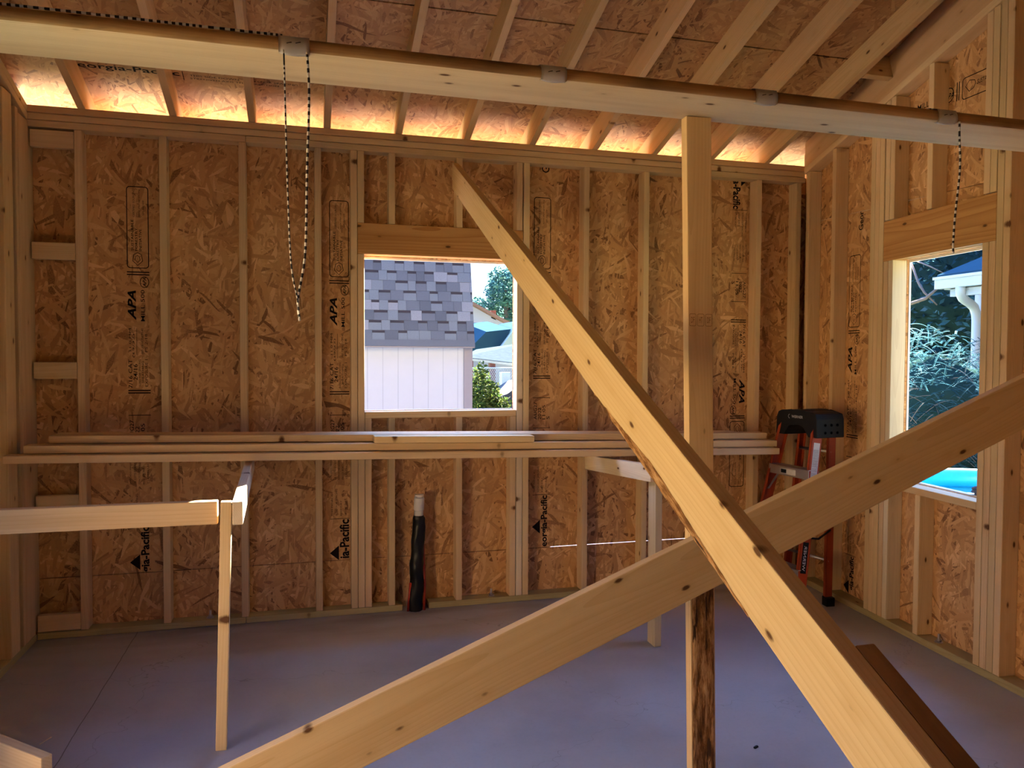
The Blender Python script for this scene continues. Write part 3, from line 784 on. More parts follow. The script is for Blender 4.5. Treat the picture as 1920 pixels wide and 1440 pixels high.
# ------------------------------------------------------------------ text / printing
DG = bpy.context.evaluated_depsgraph_get()
def text_bm(bm, txt, x0, x1, y0, h, shear=0.0, extr=.0003, bold=0.0, mw=None, flipx=False):
    cu = bpy.data.curves.new('t', 'FONT'); cu.body = txt; cu.size = 1; cu.shear = shear; cu.offset = bold; cu.resolution_u = 2
    ob = bpy.data.objects.new('t', cu); COL.objects.link(ob)
    bpy.context.view_layer.update()
    dg = bpy.context.evaluated_depsgraph_get()
    me = bpy.data.meshes.new_from_object(ob.evaluated_get(dg))
    xs = [v.co.x for v in me.vertices]; ys_ = [v.co.y for v in me.vertices]
    ax_, bx_, ay, by = min(xs), max(xs), min(ys_), max(ys_)
    n0 = len(bm.verts)
    t = bmesh.new(); t.from_mesh(me)
    sx = (x1-x0)/max(1e-6, bx_-ax_); sy = h/max(1e-6, by-ay)
    for v in t.verts: v.co = V((x0+(v.co.x-ax_)*sx, y0+(v.co.y-ay)*sy, v.co.z))
    if mw is not None: bmesh.ops.transform(t, matrix=mw, verts=t.verts[:])
    tm = bpy.data.meshes.new('tmp'); t.to_mesh(tm); t.free(); bm.from_mesh(tm)
    bpy.data.objects.remove(ob); bpy.data.curves.remove(cu); bpy.data.meshes.remove(me); bpy.data.meshes.remove(tm)
def rect(bm, x0, x1, y0, y1):
    vs = [bm.verts.new(p) for p in ((x0, y0, 0), (x1, y0, 0), (x1, y1, 0), (x0, y1, 0))]; bm.faces.new(vs)
def strip(bm, pts, w, closed=True):
    n = len(pts)
    P = [V((x, y, 0)) for x, y in pts]; inn = []; out = []
    for i in range(n):
        a = P[(i-1) % n] if (closed or i > 0) else P[i]; b = P[(i+1) % n] if (closed or i < n-1) else P[i]
        t = (b-a).normalized(); nn = V((-t.y, t.x, 0))
        inn.append(bm.verts.new(P[i]+nn*w/2)); out.append(bm.verts.new(P[i]-nn*w/2))
    for i in range(n if closed else n-1):
        j = (i+1) % n; bm.faces.new((inn[i], inn[j], out[j], out[i]))
def rrect(x0, x1, y0, y1, r):
    pts = []
    for cx_, cy_, a0 in ((x1-r, y1-r, 0), (x0+r, y1-r, 90), (x0+r, y0+r, 180), (x1-r, y0+r, 270)):
        for k in range(5):
            a = math.radians(a0+k*22.5); pts.append((cx_+r*math.cos(a), cy_+r*math.sin(a)))
    return pts
def ell(cx_, cy_, rx, ry, n=20): return [(cx_+rx*math.cos(i*2*math.pi/n), cy_+ry*math.sin(i*2*math.pi/n)) for i in range(n)]

def stamp_mesh(lo=-9, hi=9, gp='gia-Pacific', gp0=-.03):
    """local x = reading direction (s), local y = up of the letters; y 0 = right column edge, lines stacked downward"""
    bm = bmesh.new()
    T = lambda *a, **k: text_bm(bm, *a, **k) if (a[1] >= lo and a[2] <= hi) else None
    def Rr(x0, x1, y0, y1):
        if x0 >= lo and x1 <= hi: rect(bm, x0, x1, y0, y1)
    # y: letters' tops toward +y ; y in 0..(-.115)
    T(gp, gp0, .262, -.110, .056, bold=.03)
    if .05 >= lo:
         
        vs = [bm.verts.new(p) for p in ((.020, -.050, -.0001), (.108, -.050, -.0001), (.064, .002, -.0001))]; bm.faces.new(vs)
    Rr(.266, .269, -.113, -.0)
    for i, (tx, l) in enumerate((('THIS PANEL IS', .13), ('SIZED FOR SPACING', .16), ('KEEP DRY', .09), ('STORE FLAT', .10))): T(tx, .285, .285+l, -.016-.026*i, .010)
    for i, (tx, l) in enumerate((('ESTE LADO ABAJO', .12), ('CE COTE EN BAS', .115), ('ESPACIO NECESARIO', .12), ('EN LOS BORDES', .10), ('Y LAS ORILLAS', .11))): T(tx, .50, .50+l, -.012-.022*i, .010)
    Rr(.69, .693, -.113, -.0)
    for i, (tx, l) in enumerate((('AUG27', .11), ('2022', .075), ('11:05', .09), ('S', .02))): T(tx, .745, .745+l, -.026-.028*i, .021, bold=.005)
    Rr(.88, .8835, -.113, -.0)
    Rr(1.002, 1.008, -.113, -.0); Rr(1.016, 1.022, -.113, -.0)
    T('7/16 CAT', 1.032, 1.19, -.022, .020, bold=.005); T('24/16', 1.075, 1.165, -.048, .021, bold=.005)
    T('11.0 MM', 1.235, 1.36, -.018, .012); T('(19/32)', 1.20, 1.33, -.036, .012)
    T('SIZED FOR SPACING', 1.04, 1.19, -.064, .010); T('SHEATHING', 1.06, 1.18, -.080, .011); T('EXPOSURE 1', 1.04, 1.19, -.100, .014)
    T('PRP-108 HUD-UM-40', 1.22, 1.36, -.080, .012); T('PS 2-18', 1.23, 1.33, -.100, .014)
    Rr(1.215, 1.36, -.0465, -.0445)
    T('APA', 1.405, 1.568, -.044, .042, shear=.3, bold=.03); T('MILL 500', 1.40, 1.572, -.088, .020, bold=.004)
    if 1.58 >= lo and 1.66 <= hi:
        strip(bm, ell(1.615, -.088, .030, .022), .0035); T('APA', 1.588, 1.642, -.097, .018, shear=.3, bold=.02)
    Rr(1.652, 1.658, -.113, -.0); Rr(1.666, 1.672, -.113, -.0)
    if hi > 2.13:
        strip(bm, rrect(1.692, 2.134, -.110, -.003, .016), .0045)
        strip(bm, [(1.705, -.055), (1.73, -.030), (1.765, -.036), (1.775, -.055), (1.765, -.074), (1.73, -.080)], .0035)
        strip(bm, [(1.722, -.055), (1.735, -.043), (1.755, -.046), (1.760, -.055), (1.752, -.064), (1.735, -.067)], .003)
        T('SUSTAINABLE', 1.785, 1.955, -.036, .013, bold=.01); T('FORESTRY', 1.785, 1.91, -.055, .013, bold=.01); T('INITIATIVE', 1.785, 1.905, -.076, .013, bold=.01)
        T('CERTIFIED SOURCING', 1.97, 2.12, -.042, .010); T('www.sfiprogram.org', 1.97, 2.12, -.070, .010); T('SFI-00109', 1.98, 2.06, -.090, .009)
    return bm
def stamp_frame(origin, right, upv):
    """reading direction runs along upv; letters' tops point away from right"""
    x = V(upv).normalized(); y = -V(right).normalized(); z = x.cross(y)
    m = Matrix((x, y, z)).transposed().to_4x4(); m.translation = V(origin); return m
def stamp(parent, mw, **kw):
    o = link('printed_stamp', stamp_mesh(**kw), INK, parent, mw); o['kind'] = 'structure'; return o
ys_ = T0-.0006
XX, ZZ = V((1, 0, 0)), V((0, 0, 1))
stamp(wall_back, stamp_frame((.612, ys_, .30), XX, ZZ), lo=-.05, gp='gia-Pacific', gp0=.006)
stamp(wall_back, stamp_frame((1.690, ys_, .285), XX, ZZ), lo=-.05, gp='ia-Pacific', gp0=.03)
stamp(wall_back, stamp_frame((2.934, ys_, .30+.075), XX, ZZ), lo=-.09, gp='eorgia-Pacific', gp0=-.065)
o = stamp(wall_back, stamp_frame((4.436, ys_, 2.775), -XX, -ZZ), gp='a-Pacific', gp0=.07)
b2 = bmesh.new(); text_bm(b2, 'Ge', 0, .07, 0, .05, bold=.012); link('printed_stamp', b2, INK, wall_back, stamp_frame((3.035, ys_, 2.665), XX, ZZ))
# corner stud ink marks
b2 = bmesh.new(); random.seed(3)
for k in range(9):
    s0 = .05*k; rect(b2, s0, s0+.02+.012*random.random(), 0, .004+.004*random.random())
# right wall
wy = T0-.0006
mwR = lambda u, z: stamp_frame(RW(u, wy, z), A_R, ZZ)
stamp(wall_right, mwR(.415, .015), lo=.03, gp='gia-Pacific', gp0=.05)
b2 = bmesh.new(); text_bm(b2, 'Geor', 0, .115, 0, .045, bold=.012); link('printed_stamp', b2, INK, wall_right, mwR(.545, 2.295))
b2 = bmesh.new()
text_bm(b2, 'MILL 500', 0, .17, 0, .030, bold=.006); strip(b2, ell(.235, .012, .030, .036), .005); text_bm(b2, 'APA', .205, .265, -.008, .03, shear=.3, bold=.02)
rect(b2, .285, .291, -.035, .06); rect(b2, .300, .306, -.035, .06)
strip(b2, rrect(.325, .70, -.04, .065, .016), .0045); strip(b2, [(.345, .02), (.37, .045), (.405, .035), (.41, .02), (.4, .0), (.37, -.01)], .004); text_bm(b2, 'SUSTAINABLE FORESTRY', .42, .66, .01, .022, bold=.01)
x = A_R*1.0+V((0, 0, -.02)); x.normalize(); zn = -N_R; y = zn.cross(x)
m = Matrix((x, y, zn)).transposed().to_4x4(); m.translation = RW(1.0, wy, 2.865)
link('printed_stamp', b2, INK, wall_right, m)
# roof deck stamp, seen between the left rafters
b2 = bmesh.new(); text_bm(b2, 'Georgia-Pacific', 0, .55, 0, .055, bold=.012); rect(b2, .565, .569, -.02, .055)
text_bm(b2, 'THIS SIDE DOWN  SIZED FOR SPACING', .60, 1.15, .02, .014); text_bm(b2, 'STRENGTH AXIS THIS DIRECTION', .60, 1.05, -.004, .012)
dd = V((0, 1, -RS)).normalized(); x = V((1, 0, 0)); y = -dd; z = x.cross(y)   # read from below
pz = lambda yy: roof_under(yy)-.0022
y0r = -.20
x = V((1, 0, 0)); upd = V((0, 1, -RS)).normalized(); nz_ = x.cross(upd)  # letters' tops toward the eave?  flipped below
upd = -upd; nz_ = x.cross(upd)
m = Matrix((x, upd, nz_)).transposed().to_4x4(); 
# viewed from below the reading direction must stay +X with tops uphill: mirror by using the underside normal
m = Matrix((x, upd, x.cross(upd))).transposed().to_4x4(); m.translation = V((.37, -.10, pz(-.10)))
link('printed_stamp', b2, INK, ceiling, m)
# beam post "HT" style stamp on the upright post: three framed marks
# ladder cap maker's mark and rail stickers
b2 = bmesh.new(); text_bm(b2, 'WERNER', .015, .11, 0, .016); strip(b2, ell(.004, .008, .018, .013)[6:15], .002, closed=False)

zx_ = (CAPM.to_3x3() @ V((0, 0, 1)))
# the lettering sits on the cap's climbing side: its local z = 0 face
x = (CAPM.to_3x3() @ V((1, 0, 0))).normalized(); nn = V((-abs(x.y), x.x*(1 if x.y < 0 else -1), 0)).normalized()
nn = V((-1, 0, 0)); nn = (nn-x*nn.dot(x)).normalized(); y = nn.cross(x)
m = Matrix((x, y, nn)).transposed().to_4x4(); m.translation = CAPM @ V((.125, .052, 0)) + nn*.0012
link('maker_mark', b2, LABEL, CAP, m)
fr = [o for o in LAD.children if o.name.startswith('front_rail')]
rail0 = fr[0]
mw0 = PW[rail0.name]
def sticker(t0, t1, w0, w1, mat, txt=None, tm=None):
    bm = bmesh.new()
    z = -.0026 if (mw0.to_3x3() @ V((0, 0, 1))).y > 0 else .0026
    vs = [bm.verts.new(p) for p in ((t0, w0, z), (t1, w0, z), (t1, w1, z), (t0, w1, z))]; bm.faces.new(vs)
    return link('sticker', bm, mat, rail0, mw0)
sticker(.80, 1.03, -.018, .022, LABEL)['label'] = 'torn white safety sticker'
sticker(.50, .58, -.022, .018, YEL)['label'] = 'yellow warning sticker'
sticker(.27, .45, -.018, .018, BLK)['label'] = 'black sticker with white lettering'
bm = bmesh.new(); z = -.0030 if (mw0.to_3x3() @ V((0, 0, 1))).y > 0 else .0030
text_bm(bm, 'WERNER', .285, .43, -.009, .018)
for v in bm.verts: v.co.z = z
link('sticker_print', bm, LABEL, rail0, mw0)
bm = bmesh.new()
for k in range(9): text_bm(bm, 'WARNING' if k == 0 else 'READ ALL INSTRUCTIONS', .82, .99, .015-.0038*k, .0022)
for v in bm.verts: v.co.z = z
link('sticker_print', bm, BLK, rail0, mw0)
# grade stamp on the post
bm = bmesh.new()
for k in range(3):
    x0 = -.040+.030*k
    strip(bm, rrect(x0, x0+.024, -.020, .020, .004), .0014); text_bm(bm, 'HT' if k == 1 else 'DF', x0+.006, x0+.018, -.010, .020)
o = bpy.data.objects['support_post']; m = Matrix.Translation(at(1313, 600, 'y', -2.1860))@Matrix.Rotation(math.pi/2, 4, 'X')
link('grade_stamp', bm, flat('pale_ink', (.33, .17, .07), .8, .1), o, m)

# ------------------------------------------------------------------ outside
def leafy(name, blobs, n, size, mats, label, cat, trunk=None, seed=1, core=None, group=None, flatn=.5):
    random.seed(seed)
    e = empty(name, (blobs[0][0], blobs[0][1], -.1)); tag(e, label, cat, group)
    bm = bmesh.new(); tot = sum(b[3]*b[4]*b[5] for b in blobs)
    for (cx_, cy_, cz_, rx, ry, rz_) in blobs:
        for _ in range(int(n*rx*ry*rz_/tot)):
            while True:
                p = V((random.uniform(-1, 1), random.uniform(-1, 1), random.uniform(-1, 1)))
                if .35 < p.length < 1: break
            k = .82+.3*noise.noise(V((p.x*2+cx_, p.y*2, p.z*2)))
            p *= k
            c = V((cx_+p.x*rx, cy_+p.y*ry, cz_+p.z*rz_))
            a = random.uniform(0, 6.28); t = random.uniform(-1.2, 1.2)
            u = V((math.cos(a)*math.cos(t), math.sin(a)*math.cos(t), math.sin(t)*flatn)).normalized()
            w = u.cross(V((random.uniform(-1, 1), random.uniform(-1, 1), random.uniform(-1, 1)))).normalized()
            s = size*random.uniform(.6, 1.3)
            vs = [bm.verts.new(c-u*s), bm.verts.new(c+w*s*.42), bm.verts.new(c+u*s), bm.verts.new(c-w*s*.42)]
            f = bm.faces.new(vs); f.material_index = random.randrange(len(mats))
    link('crown' if trunk else 'foliage', bm, mats, e, Matrix.Identity(4))
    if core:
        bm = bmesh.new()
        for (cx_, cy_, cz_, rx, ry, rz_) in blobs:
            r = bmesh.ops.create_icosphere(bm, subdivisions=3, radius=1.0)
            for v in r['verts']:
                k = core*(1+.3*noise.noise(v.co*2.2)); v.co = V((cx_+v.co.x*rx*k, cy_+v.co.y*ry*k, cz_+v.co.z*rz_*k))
        link('blocking_core', bm, DKGREEN, e, Matrix.Identity(4), smooth=True)  # solid dark core added so the foliage stops the sun
    if trunk:
        bm = bmesh.new()
        for pts, rr in trunk: tube(bm, pts, rr, 8)
        link('trunk', bm, TRUNK, e, Matrix.Identity(4), smooth=True)
    return e
def leaf(name, col):
    s = NT(name); b = s.n('BsdfPrincipled', {'Base Color': (*col, 1), 'Roughness': .85, 'Specular IOR Level': .05})
    t = s.n('BsdfTranslucent', {'Color': (*[min(1, c*1.5) for c in col], 1)})
    mx = s.n('MixShader', {0: .35}); s.t.links.new(b.outputs[0], mx.inputs[1]); s.t.links.new(t.outputs[0], mx.inputs[2]); s.t.links.new(mx.outputs[0], s.out.inputs[0]); return s.m
LG = [leaf('leaf_yellow_green', (.030, .045, .009)), leaf('leaf_fresh', (.018, .035, .009)), leaf('leaf_light', (.05, .065, .018))]
LT = [leaf('needle_teal', (.013, .042, .058)), leaf('needle_blue', (.022, .066, .09)), leaf('needle_dark', (.008, .022, .024)), leaf('needle_pale', (.036, .082, .11))]
LB = [leaf('leaf_far_teal', (.05, .13, .13)), leaf('leaf_far_green', (.085, .17, .13)), leaf('leaf_far_dark', (.035, .09, .09))]
LL = [leaf('leaf_broad', (.05, .13, .02)), leaf('leaf_broad_light', (.10, .19, .03)), leaf('leaf_broad_dark', (.02, .06, .015))]
DKGREEN = flat('blocking_core', (.012, .028, .026), 1.0, 0.0); TRUNK = flat('trunk_bark', (.13, .11, .10), 1.0, 0.0)

# shed
SH = [flat('shingle_a', (.028, .050, .092), .9, .15, var=.3, scale=260), flat('shingle_b', (.039, .070, .122), .9, .15, var=.4, scale=260), flat('shingle_c', (.022, .040, .075), .9, .15, var=.3, scale=260),
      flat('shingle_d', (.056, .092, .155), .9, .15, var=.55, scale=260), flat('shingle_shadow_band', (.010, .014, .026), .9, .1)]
SIDING = NT('shed_siding'); tc = SIDING.n('TexCoord'); sp = SIDING.n('SeparateXYZ', {0: tc.outputs['Object']})
gr = SIDING.math('ABSOLUTE', SIDING.math('SUBTRACT', SIDING.math('FRACT', SIDING.math('MULTIPLY', SIDING.math('ADD', sp.outputs[0], 10.08), 1/.148)), .5))
ln = SIDING.math('LESS_THAN', gr, .022)
nz = SIDING.n('TexNoise', {'Vector': tc.outputs['Object'], 'Scale': 9.0, 'Detail': 4})
SIDING = SIDING.bsdf(SIDING.mix(SIDING.math('MULTIPLY', ln, .55), SIDING.mix(nz.outputs[0], (.11, .175, .30), (.12, .19, .33)), (.06, .095, .175)), .7, .2)
TRIMG = flat('shed_corner_trim', (.06, .085, .15), .7, .2, var=.05)
def shed():
    e = empty('garden_shed', (2.1, 4.2, -.1)); tag(e, 'garden shed with pale vertical siding and a steep grey shingled roof beyond the square window', 'shed')
    I = Matrix.Identity(4)
    xr = 3.165; Y = 3.0; ze = 1.63
    bm = bmesh.new(); bx(bm, (1.05, Y, -.1), (xr-.02, Y+2.4, 1.72)); link('wall', bm, SIDING, e, I)
    bm = bmesh.new(); xt = at(870, 700, 'y', Y-.012).x; bx(bm, (xt, Y-.014, -.1), (xr, Y+.05, 1.72)); link('corner_trim', bm, TRIMG, e, I)
    # gambrel roof, steep lower slope
    x1 = at(890, 645, 'y', 2.87).x; x0 = .98; pitch = V((0, .255, 1)).normalized(); outn = V((0, -1, .255)).normalized()
    o = V((x0, 2.86, ze)); mw = frame_mw(o, (1, 0, 0), pitch); zs = 1 if (mw.to_3x3() @ V((0, 0, 1))).dot(outn) > 0 else -1
    W = x1-x0; bm = bmesh.new(); bx(bm, (0, 0, min(0, -zs*.03)), (W, 1.32, max(0, -zs*.03)), mi=2)
    random.seed(11); ex = .1012; row = -1; y = -.012
    bx(bm, (0, -.012, min(0, zs*.012)), (W, .05, max(0, zs*.012)), mi=0)
    y = .045
    while y < 1.30:
        x = -random.uniform(0, .1)
        up_ = False
        while x < W:
            w = random.uniform(.075, .135); a = max(0, x); b = min(W, x+w)
            if b > a:
                m_ = random.choice((0, 0, 1, 1, 2, 3)); h = .006 if up_ else .003
                bx(bm, (a+.0008, y, min(0, zs*h)), (b-.0008, min(1.32, y+ex-.002), max(0, zs*h)), mi=m_)
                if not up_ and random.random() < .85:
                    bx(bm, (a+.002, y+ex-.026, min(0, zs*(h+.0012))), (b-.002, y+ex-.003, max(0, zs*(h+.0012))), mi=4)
            up_ = not up_; x += w
        y += ex
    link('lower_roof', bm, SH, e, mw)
    top = mw @ V((0, 1.32, 0))
    bm = bmesh.new(); p = frame_mw(top, (1, 0, 0), (0, 1, .42)); bx(bm, (0, 0, -.015), (W, 1.1, .015)); link('upper_roof', bm, SH[0], e, p)
    bm = bmesh.new(); bx(bm, (x0, 2.86, ze-.022), (x1, 3.0, ze-.004)); link('eave_trim', bm, TRIMG, e, I)
shed()

def hobj(name, label, cat, loc): e = empty(name, loc); return tag(e, label, cat)
def quadbox(bm, pts, depth):
    """a wall or roof panel: polygon given in world space, thickened by a depth vector"""
    d = V(depth); a = [bm.verts.new(V(p)) for p in pts]; b = [bm.verts.new(V(p)+d) for p in pts]; n = len(pts)
    bm.faces.new(a); bm.faces.new(b[::-1])
    for i in range(n): bm.faces.new((a[i], a[(i+1) % n], b[(i+1) % n], b[i]))
I4 = Matrix.Identity(4)
HW = flat('house_lavender_white', (.26, .27, .34), .8, .2, var=.05, scale=2); HB = flat('eave_rust', (.16, .09, .07), .8, .2); TEAL = flat('roof_teal', (.02, .05, .075), 1.0, 0.0, var=.15, scale=3)
PSH = flat('porch_shingle', (.030, .042, .052), 1.0, 0.0, var=.3, scale=12); POST = flat('post_redbrown', (.17, .065, .045), .7, .2)
# white gabled house
Y = 17
e = hobj('neighbour_house', 'whitish gabled house with a rusty eave line beyond the shed', 'house', (at(930, 640, 'y', Y).x, Y+2, -.1))
A = lambda x, y, yy=Y: at(x, y, 'y', yy)
bm = bmesh.new(); quadbox(bm, [A(830, 560), A(884, 571), A(958, 612), A(953, 622), V((A(953, 745).x, Y, -.1)), V((A(830, 745).x, Y, -.1))], (0, 3, 0)); link('wall', bm, HW, e, I4)
bm = bmesh.new(); quadbox(bm, [A(830, 552), A(884, 568), A(962, 611), A(960, 615), A(884, 573), A(830, 557)], (0, 3.3, 0)); 
for v in bm.verts: v.co.y -= .3
link('roof', bm, HB, e, I4)
bm = bmesh.new(); quadbox(bm, [A(921, 582), A(930, 582), A(930, 600), A(921, 596)], (0, .6, 0)); link('chimney', bm, POST, e, I4)
# teal-roofed house
Y2 = 13.5
e = hobj('neighbour_house', 'low house with a teal blue hip roof behind the porch', 'house', (A(925, 650, Y2).x, Y2+2, -.1))
bm = bmesh.new(); quadbox(bm, [A(872, 662, Y2), A(912, 622, Y2), A(958, 617, Y2), A(935, 660, Y2)], (0, 2.5, .3)); link('roof', bm, TEAL, e, I4)
bm = bmesh.new(); quadbox(bm, [A(935, 657, Y2-.2), A(978, 600, Y2-.2), A(990, 600, Y2-.2), A(990, 657, Y2-.2)], (0, 2.2, 0)); link('sunlit_roof', bm, flat('pale_roof', (.3, .35, .33), 1.0, 0.0), e, I4)
bm = bmesh.new(); quadbox(bm, [A(866, 664, Y2+.3), A(990, 664, Y2+.3), V((A(990, 720, Y2+.3).x, Y2+.3, -.1)), V((A(866, 720, Y2+.3).x, Y2+.3, -.1))], (0, 1.5, 0)); link('wall', bm, HW, e, I4)
# porch with red-brown posts
Y3 = 9.5
e = hobj('porch', 'open porch with a grey shingled roof on red-brown posts', 'porch', (A(920, 700, Y3).x, Y3+1, -.1))
bm = bmesh.new()
pp = [A(867, 669, Y3), A(963, 680, Y3), at(1000, 640, 'y', Y3+2.2), at(905, 645, 'y', Y3+2.2)]
quadbox(bm, [pp[0], pp[1], pp[2], at(893, 655, 'y', Y3+2.2)], (0, 0, -.05)); link('roof', bm, PSH, e, I4)
bm = bmesh.new(); quadbox(bm, [A(866, 670, Y3-.03), A(963, 681, Y3-.03), A(963, 686, Y3-.03), A(866, 674, Y3-.03)], (0, .04, 0)); link('fascia', bm, flat('porch_fascia', (.40, .42, .34), .7, .2), e, I4)
for xa, xb, yt in ((879.5, 887.5, 673), (919, 929, 678)):
    a = A(xa, yt, Y3); b = A(xb, yt, Y3); bm = bmesh.new(); bx(bm, (a.x, Y3, -.1), (b.x, Y3+.14, a.z)); link('post', bm, POST, e, I4)
bm = bmesh.new(); a = A(929, 727, Y3); b = A(966, 727, Y3)
for k in range(9): bx(bm, (a.x+(b.x-a.x)*k/8-.02, Y3+.05, -.1), (a.x+(b.x-a.x)*k/8+.02, Y3+.09, a.z))
bx(bm, (a.x, Y3+.03, a.z-.05), (b.x, Y3+.11, a.z)); link('railing', bm, POST, e, I4)
# chain link fence
Y4 = 9.35
bm = bmesh.new(); a = A(869, 700, Y4); b = A(990, 700, Y4); zt = A(900, 690, Y4).z
n = 34; st = (b.x-a.x)/n
for k in range(-12, n+1):
    for s in (1, -1):
        x0 = a.x+k*st if s > 0 else a.x+(k+12)*st
        x1 = x0+s*(zt+.1)*.55
        p0 = V((x0, Y4, -.1)); p1 = V((x1, Y4, zt))
        for q in (p0, p1): pass
        if min(p0.x, p1.x) > a.x-.3 and max(p0.x, p1.x) < b.x+.3: tube(bm, [p0, p1], .004, 4, cap=False)
tube(bm, [(a.x, Y4, zt), (b.x, Y4, zt)], .014, 6)
tag(link('chain_link_fence', bm, flat('galvanised_wire', (.42, .46, .48), .5, .4, metal=.4)), 'galvanised chain link fence in front of the porch', 'fence')
# parked car, mostly hidden by the window jamb
def car():
    c = A(946, 735, 7.6); e = hobj('car', 'dark blue car parked beside the porch, its windscreen bright with sky', 'car', (c.x+1.6, 7.6, -.1))
    x0 = A(922, 745, 7.6).x; zt = A(950, 717, 7.6).z; zb = A(940, 742, 7.6).z
    prof = [(x0-.02, .25), (x0, zb-.08), (x0+.12, zb), (x0+.38, zb+.05), (x0+.62, zt), (x0+2.2, zt), (x0+2.8, zb+.05), (x0+3.6, zb), (x0+3.7, .25)]
    M_ = Matrix(((1, 0, 0, 0), (0, 0, -1, 8.95), (0, 1, 0, 0), (0, 0, 0, 1)))
    prism('body', prof, 1.35, M_, flat('car_blue', (.012, .017, .028), .5, .25), e, bev=.05, smooth=False)
    g = [(x0+.40, zb+.07), (x0+.64, zt-.05), (x0+1.3, zt-.05), (x0+1.3, zb+.07)]
    prism('side_window', g, .02, Matrix(((1, 0, 0, 0), (0, 0, -1, 7.61), (0, 1, 0, 0), (0, 0, 0, 1))), flat('car_glass', (.14, .20, .22), .3, .4), e, bev=0)
    for xw in (x0+.7, x0+2.9):
        bm = bmesh.new(); tube(bm, [(xw, 7.58, .2), (xw, 7.78, .2)], .31, 20); link('wheel', bm, BLK, e, I4)
    bm = bmesh.new(); bx(bm, (x0+.02, 7.57, .44), (x0+.18, 7.62, .54)); link('tail_lamp', bm, flat('lamp_red', (.5, .02, .02), .3, .5), e, I4)
car()
bm = bmesh.new(); a = A(941, 722, 9.1); bx(bm, (a.x, 9.1, -.1), (a.x+.16, 9.3, A(941, 698, 9.1).z)); tag(link('utility_box', bm, flat('box_pale', (.5, .58, .62), .6, .3)), 'pale upright box standing by the porch railing', 'box')
c = A(903, 728, 5.0)
leafy('bush', [(c.x, 5.0, c.z-.12, .27, .35, .38), (c.x+.19, 5.05, c.z-.34, .27, .3, .36), (c.x-.03, 4.9, c.z+.20, .10, .12, .17), (c.x+.05, 5.0, .2, .30, .33, .42)], 5200, .035, LG, 'yellow-green bush growing at the corner of the shed', 'bush', seed=4)
c = A(938, 545, 26)
leafy('shade_tree', [(c.x+.3, 26, c.z+.1, 1.15, 1.4, 1.25), (c.x-.9, 26.2, c.z-.75, .75, 1, .6), (c.x+1.1, 26, c.z-.9, .9, 1, .9), (c.x+.1, 26.4, c.z-1.1, 1.2, 1, .5)], 5200, .11, LB, 'leafy tree against the white sky beyond the shed roof', 'tree',
      trunk=[([(c.x+.4, 26, -.1), (c.x+.3, 26, c.z-1.2), (c.x+.2, 26, c.z+.5)], [.22, .15, .04])], seed=5)
leafy('blocker_conifer', [(7.8, 10.2, 1.9, .95, .7, 2.2), (8.0, 10.2, 5.68, 1.46, .8, 2.4)], 3000, .12, LT, 'tall dark conifer added out of view beyond the shed to block sun from the shed window', 'tree', trunk=[([(7.55, 10.2, -.1), (7.55, 10.2, 7)], [.2, .1])], seed=31, core=.95)  # unseen tree added to shape the sun patch from the shed window
leafy('blocker_conifer', [(6.35, 2.0, 1.4, .62, .75, 1.7), (6.35, 2.0, 3.4, .62, .75, 1.8)], 2600, .10, LT, 'dark conifer added unseen near the right gable to block sun from the yard window', 'tree', trunk=[([(6.35, 2.0, -.1), (6.35, 2.0, 4)], [.12, .07])], seed=32, core=.95)  # unseen tree added to keep direct sun out of the yard window

# unseen fence added as a sunlit reflector facing the added side doorway
e = hobj('bounce_fence', 'tan board fence added out of view beside the building to bounce warm sunlight', 'fence', (-4.2, -4, -.1))
FN_ = flat('bounce_fence_board', (.50, .36, .19), .8, .2, var=.12, scale=6)
for k in range(40):
    bm = bmesh.new(); bx(bm, (-4.2, -9+.25*k, -.1), (-4.175, -9+.25*k+.235, 2.0)); link('bounce_fence_board', bm, FN_, e, I4)
for z in (.4, 1.6):
    bm = bmesh.new(); bx(bm, (-4.24, -9, z), (-4.2, 1, z+.09)); link('bounce_fence_rail', bm, FN_, e, I4)

# beyond the yard window
def Xp(x, y, xx): return at(x, y, 'x', xx)
XH = 9.0
GUT = flat('gutter_white', (.34, .40, .47), .5, .4, var=.03)
e = hobj('neighbour_garage', 'white garage corner with gutter and downspout seen through the tall yard window', 'garage', (XH+1.5, Xp(1838, 530, XH).y-2, -.1))
p = Xp(1752, 527, XH); q = Xp(1845, 510, XH); zt = p.z+.03
bm = bmesh.new(); bx(bm, (XH, q.y-2.5, zt-.13), (XH+.10, p.y, zt)); bx(bm, (XH-.02, q.y-2.5, zt-.02), (XH+.12, p.y+.01, zt+.012)); link('gutter', bm, GUT, e, I4)
bm = bmesh.new(); bx(bm, (XH+.10, q.y-2.5, zt-.23), (XH+.16, p.y-.14, zt-.10)); bx(bm, (XH+.1, q.y-2.5, zt-.14), (XH+.9, p.y-.05, zt-.12)); link('fascia', bm, GUT, e, I4)
bm = bmesh.new(); quadbox(bm, [(XH+.02, q.y-2.5, zt), (XH+.02, p.y-.02, zt), (XH+2.2, p.y-1.3, zt+1.1), (XH+2.2, q.y-2.5, zt+1.1)], (0, 0, .04)); link('roof', bm, TEAL, e, I4)
wy_ = Xp(1826, 640, XH+.6).y
bm = bmesh.new(); bx(bm, (XH+.6, wy_-3, -.1), (XH+3.5, wy_, zt-.1)); link('wall', bm, flat('garage_siding', (.34, .37, .42), .7, .2), e, I4)
d1 = Xp(1803, 535, XH+.06); d2 = Xp(1828, 575, XH+.35); 
